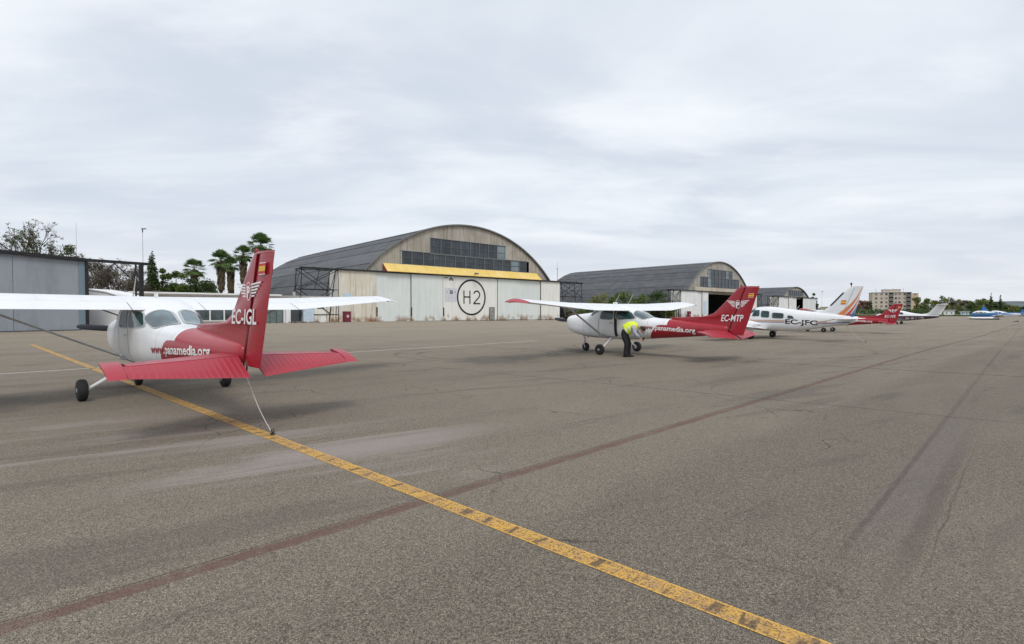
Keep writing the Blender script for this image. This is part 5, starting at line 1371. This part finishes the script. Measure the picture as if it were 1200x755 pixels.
    # reflective bands round the trunk and over the shoulder
    def band(t, w_, name='reflective_band'):
        a = Vector((-.18, 0, .96)); b_ = Vector((.17, 0, 1.12)); rings = []
        for dt in (-w_/2, w_/2):
            c = a.lerp(b_, t+dt); 
            ax = (b_-a).normalized(); up = Vector((-ax.z, 0, ax.x))
            rings.append([c+Vector((0, 1, 0))*.212*math.cos(f)+up*.176*math.sin(f) for f in [2*math.pi*i/24 for i in range(24)]])
        MB().loft(rings, cap=False).build(name, tape, v, smooth='all', recalc=True)
    band(.22, .13); band(.56, .13)
    # head : crown, hair, ear, nose, chin
    hc = Vector((.455, 0, .985)); dirv = Vector((.55, 0, -.83))
    def blob(name, c, r, mat, par, seg=18, rin=12, cut=None):
        rings = []; 
        for i in range(1, rin):
            f = math.pi*i/rin; rings.append([(c[0]+r[0]*math.cos(f), c[1]+r[1]*math.sin(f)*math.cos(t), c[2]+r[2]*math.sin(f)*math.sin(t)) for t in [2*math.pi*k/seg for k in range(seg)]])
        return MB().loft(rings).build(name, mat, par, smooth='all')
    hr = blob('hair', (.475, 0, 1.03), (.105, .088, .105), hair, root); hr2 = blob('hair_back', (.41, 0, 1.065), (.075, .078, .075), hair, hr)
    face = blob('face', (.485, 0, .955), (.075, .066, .080), skin, body)
    MB().path([(.545, 0, .955), (.568, 0, .935), (.548, 0, .925)], [.008, .014, .008], 8).build('nose', skin, body, smooth='all')
    for sg in (1, -1):
        blob('ear', (.44, sg*.083, .985), (.02, .010, .030), skin, body, 10, 8)
        blob('eye', (.543, sg*.026, .968), (.008, .010, .008), M['dark'], body, 8, 6)
    MB().box(.515, .535, -.022, .022, .893, .898).build('mouth', M['redstripe'], body)
    for (x_, y_) in ((-.06, .11), (-.14, -.11)):
        sh = MB(); rs = []
        for dx, w_, h_ in ((-.075, .03, .06), (-.05, .052, .12), (.03, .054, .12), (.11, .056, .075), (.18, .044, .04), (.205, .02, .025)):
            rs.append([(x_+dx, y_+w_*math.cos(t), h_/2+.004+h_/2*math.sin(t)) for t in [2*math.pi*k/12 for k in range(12)]])
        sh.loft(rs).build('shoe', M['rubber'], root, smooth='all')
    # small sampler cup held in both hands
    cup = empty('fuel_cup', (X+.46, Y-.16, .63), .1, 'small dark cup held by the bending person', 'cup')
    MB().lathe((0, 0, 0), (0, 0, 1), [(0, .025), (.09, .032)], 14).build('cup_body', M['boot'], cup, smooth=True)
    MB().tube((.03, 0, .02), (.07, 0, .09), .008, n=6).build('handle', M['boot'], cup)
make_person()

# ------------------------------------------------------------------ vegetation
def leaf_mat(name, c, c2=None, rough=.7):
    m = bpy.data.materials.new(name); m.use_nodes = True; T, b, t = T_of(m)
    P = T.new('ShaderNodeNewGeometry').outputs['Position']
    c2 = c2 or tuple(x*1.7 for x in c)
    T.link(T.mix(T.ss(T.noise(P, .9, 4, .7), .35, .65), c, c2), b.inputs['Base Color']); b.inputs['Roughness'].default_value = rough
    b.inputs['Specular IOR Level'].default_value = .25
    tr = T.new('ShaderNodeBsdfTranslucent'); T.link(b.inputs['Base Color'].links[0].from_socket, tr.inputs[0]); mx = T.new('ShaderNodeMixShader'); mx.inputs[0].default_value = .3
    T.link(b.outputs[0], mx.inputs[1]); T.link(tr.outputs[0], mx.inputs[2]); T.link(mx.outputs[0], T.n['Material Output'].inputs[0])
    return m
LM = dict(dark=leaf_mat('dark_foliage', (0.046, 0.090, 0.030), (0.083, 0.123, 0.037)), mid=leaf_mat('mid_foliage', (0.083, 0.140, 0.037), (0.165, 0.215, 0.057)),
          yel=leaf_mat('spring_foliage', (0.182, 0.189, 0.050), (0.260, 0.260, 0.083)), brn=leaf_mat('bare_twigs', (0.152, 0.128, 0.098), (0.232, 0.201, 0.152)), red=leaf_mat('reddish_twigs', (0.260, 0.128, 0.096), (0.260, 0.148, 0.099)),
          palm=leaf_mat('palm_frond', (0.074, 0.140, 0.041), (0.165, 0.248, 0.083)), skirt=leaf_mat('dead_palm_skirt', (0.165, 0.123, 0.074), (0.260, 0.215, 0.132)), pine=leaf_mat('pine_foliage', (0.063, 0.096, 0.039), (0.139, 0.150, 0.063)))
BARK = leaf_mat('bark', (.06, .045, .032), (.11, .085, .06), .9)
def leaves(rg, blobs, n, size, mb=None):
    """leaf sized triangles through ellipsoid clumps"""
    mb = mb or MB(); wsum = sum(b[3]*b[4]*b[5] for b in blobs)
    for b in blobs:
        k = int(n*b[3]*b[4]*b[5]/wsum)+4
        for _ in range(k):
            u = Vector((rg.gauss(0, 1), rg.gauss(0, 1), rg.gauss(0, 1))).normalized()*(rg.random()**.45)
            if rg.random() < .25: u *= 1.12
            p = Vector((b[0]+u.x*b[3], b[1]+u.y*b[4], b[2]+u.z*b[5]))
            a = Vector((rg.gauss(0, 1), rg.gauss(0, 1), rg.gauss(0, .7))).normalized(); c = a.cross(Vector((rg.gauss(0, 1), rg.gauss(0, 1), rg.gauss(0, 1)))).normalized()
            s_ = size*rg.uniform(.6, 1.4)
            mb.add([p-a*s_, p+c*s_*.55, p+a*s_, p-c*s_*.55], [(0, 1, 2, 3)])
    return mb
def tree(px, Z, h, wd, kind, label, rg, n=900, size=.22, trunk=.35, clumps=12, name='tree', cat='tree', group=None, cone=False, low=.25):
    x = ray(px, Z); g = gz(x, Z)
    r_ = empty(name, (x, Z, g), 0, label, cat, group)
    bl_ = []
    for i in range(clumps):
        if cone:
            f = i/(clumps-1); rr_ = wd/2*(1-f)**.6*.85+.14
            bl_.append((rg.uniform(-.1, .1)*wd*(1-f), rg.uniform(-.1, .1)*wd*(1-f), h*(low+(1-low)*f*.97), rr_, rr_, h/clumps*1.1))
        else:
            a = rg.uniform(0, 6.28); q = rg.random()**.5; zf = rg.random()
            rad = wd/2*math.sin(math.pi*(.15+.75*zf))**.7*.66*q
            cr = wd*rg.uniform(.13, .24)
            bl_.append((math.cos(a)*rad, math.sin(a)*rad, h*(low+(1-low)*zf)-cr*.5*zf, cr, cr, cr*rg.uniform(.6, .95)))
    leaves(rg, bl_, n, size).build('crown', LM[kind], r_, recalc=False)
    t = MB(); t.path([(0, 0, -.1), (rg.uniform(-.1, .1), 0, h*trunk), (rg.uniform(-.2, .2), rg.uniform(-.2, .2), h*.75)], [max(.06, h*.022), h*.015, h*.004], 6)
    if not cone:
        for b in bl_[:8]:
            t.path([(0, 0, h*trunk*rg.uniform(.8, 1.3)), (b[0]*.5, b[1]*.5, (b[2]+h*trunk)/2), (b[0], b[1], b[2])], [h*.009, h*.006, h*.002], 4)
    t.build('trunk', BARK, r_, smooth='all')
    return r_
def bare_tree(px, Z, h, wd, label, rg, twigs=7, leafk=None, nl=0, name='bare_tree', group=None, depth=5, mat=None, up=.55, size=.16):
    x = ray(px, Z); r_ = empty(name, (x, Z, gz(x, Z)), 0, label, 'tree', group)
    t = MB(); tips = []
    def br(p, d, L_, rad, k):
        q = p+d*L_; m_ = p.lerp(q, .5)+Vector((rg.gauss(0, .05), rg.gauss(0, .05), rg.gauss(0, .03)))*L_
        t.path([p, m_, q], [rad, rad*.8, rad*.6], 3 if k > 1 else 5)
        tips.append(q)
        if k >= depth: return
        for _ in range(3 if k else 5):
            dd = (d + Vector((rg.gauss(0, 1), rg.gauss(0, 1), rg.gauss(up*.4, .55)))*(.62)).normalized()
            br(p.lerp(q, rg.uniform(.55, 1)), dd, L_*rg.uniform(.6, .8), rad*.58, k+1)
    br(Vector((0, 0, 0)), Vector((0, 0, 1)), h*.30, h*.022, 0)
    zmax = max(v[2] for v in t.v); xm = max(abs(v[0]) for v in t.v)
    sx, sz = wd/2/xm, h/zmax
    t.v = [(v[0]*sx, v[1]*sx, v[2]*sz) for v in t.v]; tips = [Vector((q.x*sx, q.y*sx, q.z*sz)) for q in tips]
    t.build('branches', mat or BARK, r_, recalc=False)
    if leafk:
        bl_ = [(q.x, q.y, q.z, size*3.2, size*3.2, size*2.0) for q in rg.sample(tips[6:], min(len(tips)-6, twigs))]
        leaves(rg, bl_, nl, size).build('foliage', LM[leafk], r_, recalc=False)
    return r_
def palm(px, Z, h, cr, label, rg, skirt=1.0):
    cr = cr*.92
    x = ray(px, Z); r_ = empty('palm_tree', (x, Z, gz(x, Z)), 0, label, 'palm tree', 'fan palms behind the low annex')
    tx, ty = rg.uniform(-.25, .25), rg.uniform(-.2, .2)
    MB().path([(0, 0, -.2), (tx*.3, ty*.3, h*.4), (tx, ty, h)], [.34, .26, .24], 10).build('trunk', BARK, r_, smooth='all')
    sk = MB()
    skirt *= 1.35
    for i in range(int(210*skirt)):
        a = rg.uniform(0, 6.28); z0 = h-rg.uniform(.1, 2.6*skirt); rr_ = rg.uniform(.25, .9)*cr*.42*(1-.25*(h-z0)/(2.6*skirt)); L_ = rg.uniform(.5, 1.1)
        p = Vector((tx+math.cos(a)*rr_, ty+math.sin(a)*rr_, z0)); w_ = Vector((-math.sin(a), math.cos(a), 0))*rg.uniform(.10, .22)
        sk.add([p+Vector((0, 0, .2)), p+w_-Vector((0, 0, L_*.5)), p-Vector((math.cos(a)*.15, math.sin(a)*.15, L_)), p-w_-Vector((0, 0, L_*.5))], [(0, 1, 2, 3)])
    sk.build('dead_fronds', LM['skirt'], r_, recalc=False)
    fr = MB()
    for i in range(95):
        a = rg.uniform(0, 6.28); el = rg.uniform(-.75, 1.45); el = el if i > 10 else rg.uniform(.7, 1.5)
        d = Vector((math.cos(a)*math.cos(el), math.sin(a)*math.cos(el), math.sin(el)))
        p0 = Vector((tx, ty, h)); Lp = cr*rg.uniform(.42, .58); p1 = p0+d*Lp-Vector((0, 0, .08*Lp))
        side = d.cross(Vector((0, 0, 1))).normalized() if abs(d.z) < .98 else Vector((1, 0, 0))
        nrm = side.cross(d).normalized()
        fr.add([p0-side*.02, p0+side*.02, p1+side*.015, p1-side*.015], [(0, 1, 2, 3)])
        for k in range(13):
            f = (k-6)/6*1.25; ld = (d*math.cos(f)+side*math.sin(f)).normalized(); ll = cr*rg.uniform(.42, .58)*(1-.22*abs(f)); wv_ = (side*math.cos(f)-d*math.sin(f))*cr*.024
            m_ = p1+ld*ll*.55+nrm*.02; e = p1+ld*ll-Vector((0, 0, .22*ll))
            fr.add([p1, m_+wv_, e, m_-wv_], [(0, 1, 2, 3)])
    fr.build('fronds', LM['palm'], r_, recalc=False)
rg = random.Random(21)
palm(229, 108, 10.6, 2.9, 'lone fan palm left of the others, standing over the hedge', rg, .7)
palm(259, 104, 12.0, 2.9, 'fan palm at the left end of the tight group', rg, 1.6)
palm(270, 112, 11.6, 2.6, 'lower palm crowded between two taller ones with a brown skirt', rg, 1.7)
palm(286, 108, 13.6, 2.7, 'palm just left of the near red fin, behind its top', rg, 1.6)
palm(307, 106, 15.4, 3.3, 'tallest palm, rising above the top of the near red fin', rg, 1.2)
tree(179, 92, 12.4, 3.4, 'dark', 'slim dark cypress right of the black steel frame', rg, 8500, .17, clumps=16, cone=True, name='cypress_tree', low=.03)
for i, (px, h, wd, kd, lb) in enumerate(((189, 9.4, 2.6, 'mid', 'thin young tree just right of the cypress'), (197, 8.8, 3.2, 'mid', 'second young tree right of the cypress'), (207, 9.2, 3.0, 'mid', 'young pale green tree left of the lone palm'),
        (216, 8.6, 4.0, 'mid', 'bushy tree touching the lone palm on its left'), (226, 7.9, 5.2, 'dark', 'dark bush at the foot of the lone palm'), (238, 8.0, 6.0, 'dark', 'dark round bush right of the lone palm'), (249, 7.3, 5.0, 'dark', 'dark bush nearest the tight palm group'))):
    tree(px, 94+i % 3, h, wd, kd, lb, rg, 2200, .17, group='hedge trees behind the annex', low=.05)
for i, (px, h, wd) in enumerate(((193, 8.0, 8), (213, 7.8, 8.5), (235, 7.8, 9))): tree(px, 99, h, wd, 'dark', ['dark hedge bush behind the young trees, leftmost', 'dark hedge bush behind the young trees, in the middle', 'dark hedge bush behind the young trees, rightmost'][i], rg, 4200, .2, clumps=22, name='hedge_bush', cat='bush', group='hedge trees behind the annex', low=.0)
bare_tree(45, 70, 14.4, 8.8, 'large sparse tree with dark twigs above the grey shed', rg, 420, 'pine', 3000, depth=6, size=.10)
bare_tree(14, 78, 12.2, 5.0, 'low thin branches over the left end of the grey shed', rg, 14, 'pine', 120, depth=4)
tree(84, 80, 12.0, 3.4, 'pine', 'small bushy tree top showing over the right end of the grey shed', rg, 900, .14, low=.55)
for i, (px, h, wd) in enumerate(((104, 11.3, 8), (122, 10.9, 8.5), (140, 10.6, 8), (157, 9.6, 6.5))):
    bare_tree(px, 82+i*1.5, h, wd, ['leftmost bare grey tree seen through the black frame', 'wide bare tree seen through the left half of the black frame', 'bare tree seen through the right half of the black frame', 'bare tree beside the right post of the black frame'][i], rg, 260, 'brn', 2600, depth=6, group='bare trees behind the black frame', mat=leaf_mat('twig_bark', (.12, .10, .08), (.19, .165, .135)), up=.8, size=.085)
for i, (px, h, wd) in enumerate(((108, 8.0, 7), (124, 8.2, 7), (141, 7.8, 7), (157, 7.4, 6))): tree(px, 90, h, wd, 'brn', ['olive brown thicket by the shed corner', 'olive brown thicket under the middle of the frame', 'olive thicket under the right part of the frame', 'olive thicket at the foot of the right post'][i], rg, 3200, .13, clumps=20, name='thicket', cat='bush', group='thicket behind the black frame', low=0)
# bush in front of the annex
tree(352, 77.2, 1.75, 1.3, 'mid', 'spiky green bush growing in front of the low annex', rg, 500, .13, name='bush', cat='bush', low=.1, clumps=9)
# trees between the first and second hangars
for i, (px, Z, h, wd, kd) in enumerate(((690, 138, 5.6, 7, 'mid'), (704, 140, 6.6, 7, 'yel'), (718, 136, 5.6, 6, 'mid'), (733, 140, 7.4, 8, 'mid'), (752, 138, 6.6, 7, 'mid'), (768, 140, 7.6, 8, 'dark'), (782, 140, 5.6, 6, 'mid'))):
    tree(px, Z, h, wd, kd, ['green bush just right of the H2 hangar', 'yellow green tree above the second aeroplane nose', 'small green tree between two taller ones over the wing', 'tall green tree left of the two aerials', 'green tree right of the aerials', 'tallest dark green tree over the right wing', 'small green bush beside the second hangar doors'][i], rg, 1500, .24, group='trees between the hangars', low=.1)
for i, px in enumerate((664, 672, 681, 693, 706, 720, 737)):
    tree(px, 128+i % 2*2, rg.uniform(1.8, 3.0), 4.4, ['dark', 'pine', 'mid'][i % 3], ['dark scrub bush at the right edge of the H2 hangar doors', 'olive scrub bush just ahead of the second aeroplane spinner', 'low green scrub above the second aeroplane cowling', 'dark scrub above the cowling near the windscreen', 'olive scrub seen through the second aeroplane windows', 'green scrub behind the cabin of the second aeroplane', 'tall dark scrub behind the rear window of the second aeroplane'][i], rg, 420, .2, name='scrub_bush', cat='bush', group='scrub behind the second aeroplane', low=0)
# storage clutter right of H2: dark flat cart with a crate
p = L0+U*52.6; r_ = empty('flat_cart', (p.x+.2, p.y-1.5, gz(p.x, p.y)), RZ, 'dark flat cart at the right corner of the H2 hangar', 'cart')
MB().box(0, 4.5, -.8, .8, .5, .68).build('deck', M['steel_dark'], r_); 
for x_ in (.6, 3.9):
    for y_ in (-.7, .7): MB().lathe((x_, y_, .25), (0, 1, 0), [(-.08, .25), (.08, .25)], 14).build('wheel', M['rubber'], r_)
MB().box(1.0, 3.6, -.6, .6, .681, 1.5).build('crate', pbr('crate_brown', (.09, .07, .05), .8, var=.3), r_)
# dark wall and roof stand for shade beneath trees behind posts and rusty sheets
p = L0+U*94; r_ = empty('shade_backing', (p.x, p.y, gz(p.x, p.y)), RZ, 'dark backing for the shade under trees, with posts and rusty upright sheets, left of the second hangar', 'shed')
MB().box(-6, 7.6, 2.4, 2.6, 0, 2.9).build('shade_wall', M['steel_dark'], r_); MB().box(-6.2, 7.8, -.4, 2.8, 2.9, 3.05).build('roof', M['steel_dark'], r_)
for i in range(6):
    MB().box(-6+i*2.6, -5.85+i*2.6, -.1, .05, 0, 2.9).build('post', M['steel_dark'], r_)
for i, x_ in enumerate((.4, 1.5, 3.1, 4.2, 5.6, 6.6)): MB().box(x_, x_+rg.uniform(.3, .8), .2, .25, 0, rg.uniform(2.0, 2.8)).build('rusty_sheet', M['door_rusty'], r_)
# far vegetation at right
tree(953.5, 232, 10.2, 3.0, 'mid', 'pale slim tree behind the farthest hangar corner', rg, 900, .3, low=.1)
tree(957, 240, 6.5, 2.4, 'mid', 'short dark green tree behind the farthest hangar corner', rg, 500, .3, low=.0)
fl = [(1004, 8, 9, 'red'), (1011, 10.5, 12, 'red'), (1017, 9.5, 9, 'brn')]
for i, (px, h, wd, kd) in enumerate(fl): tree(px, 400, h, wd, kd, ['reddish bare tree just right of the striped tail', 'reddish bare tree crown left of the apartment block', 'brown bare tree in front of the apartment block corner'][i], rg, 700, .6, group='bare trees by the apartment block', low=.1)
tree(1020.5, 395, 10.0, 3.2, 'dark', 'dark cypress in front of the apartment block', rg, 500, .5, cone=True, name='cypress_tree', low=.02)
tree(1016.5, 396, 7.5, 3.0, 'dark', 'shorter dark cypress left of the apartment block', rg, 400, .5, cone=True, name='cypress_tree', low=.02)
ordn = ['one', 'two', 'three', 'four', 'five', 'six', 'seven', 'eight', 'nine', 'ten', 'eleven', 'twelve', 'thirteen', 'fourteen', 'fifteen', 'sixteen', 'seventeen', 'eighteen', 'nineteen', 'twenty', 'twenty one', 'twenty two']
words = {'yel': 'yellow green', 'mid': 'green', 'dark': 'dark green', 'brn': 'brown', 'red': 'reddish'}
row = [(1074, 13, 'yel'), (1081, 11, 'yel'), (1088, 13.5, 'mid'), (1094, 11.5, 'yel'), (1101, 14, 'mid'), (1105, 15.5, 'mid'), (1111, 13.5, 'yel'), (1116, 12, 'brn'), (1121, 12.5, 'yel'), (1126, 13, 'yel'), (1132, 11.5, 'brn'), (1138, 10.5, 'mid'), (1144, 12, 'brn'), (1150, 12.5, 'mid'), (1156, 11.5, 'yel'), (1163, 10.5, 'dark'), (1168, 10, 'brn'), (1175, 9.5, 'dark'), (1181, 7.5, 'mid'), (1188, 6.5, 'yel'), (1194, 6.5, 'mid'), (1201, 6.2, 'dark')]
for i, (px, h, kd) in enumerate(row):
    where = 'above the maroon tail' if px < 1112 else ('above the helicopter' if px < 1158 else 'toward the right edge')
    tree(px, 360+(i*37 % 50), h*.92, rg.uniform(8, 11), kd, words[kd]+' far tree, number %s from the left, '%ordn[i]+where, rg, 620, .62, group='far tree row beyond the apron', low=.02)
for px, h in ((1161, 13.8), (1172, 12.6)): tree(px, 350, h, 3.0, 'dark', 'pointed dark conifer in the far row, '+('taller one above the helicopter tail' if px < 1165 else 'shorter one further right'), rg, 420, .5, cone=True, name='conifer', group='pointed conifers in the far row', low=.1)
# low understorey joining the far row
mb = MB()
for i in range(70):
    px = 985+i*3.3; Z = 330+rg.uniform(0, 30); x = ray(px, Z); hh = rg.uniform(2, 4.5)
    leaves(rg, [(x, Z, hh*.5-.2, 4.5, 2.5, hh*.55)], 60, .55, mb)
tag(mb.build('undergrowth', LM['dark'], recalc=False), 'dark undergrowth along the foot of the far tree row', 'undergrowth', kind='stuff')
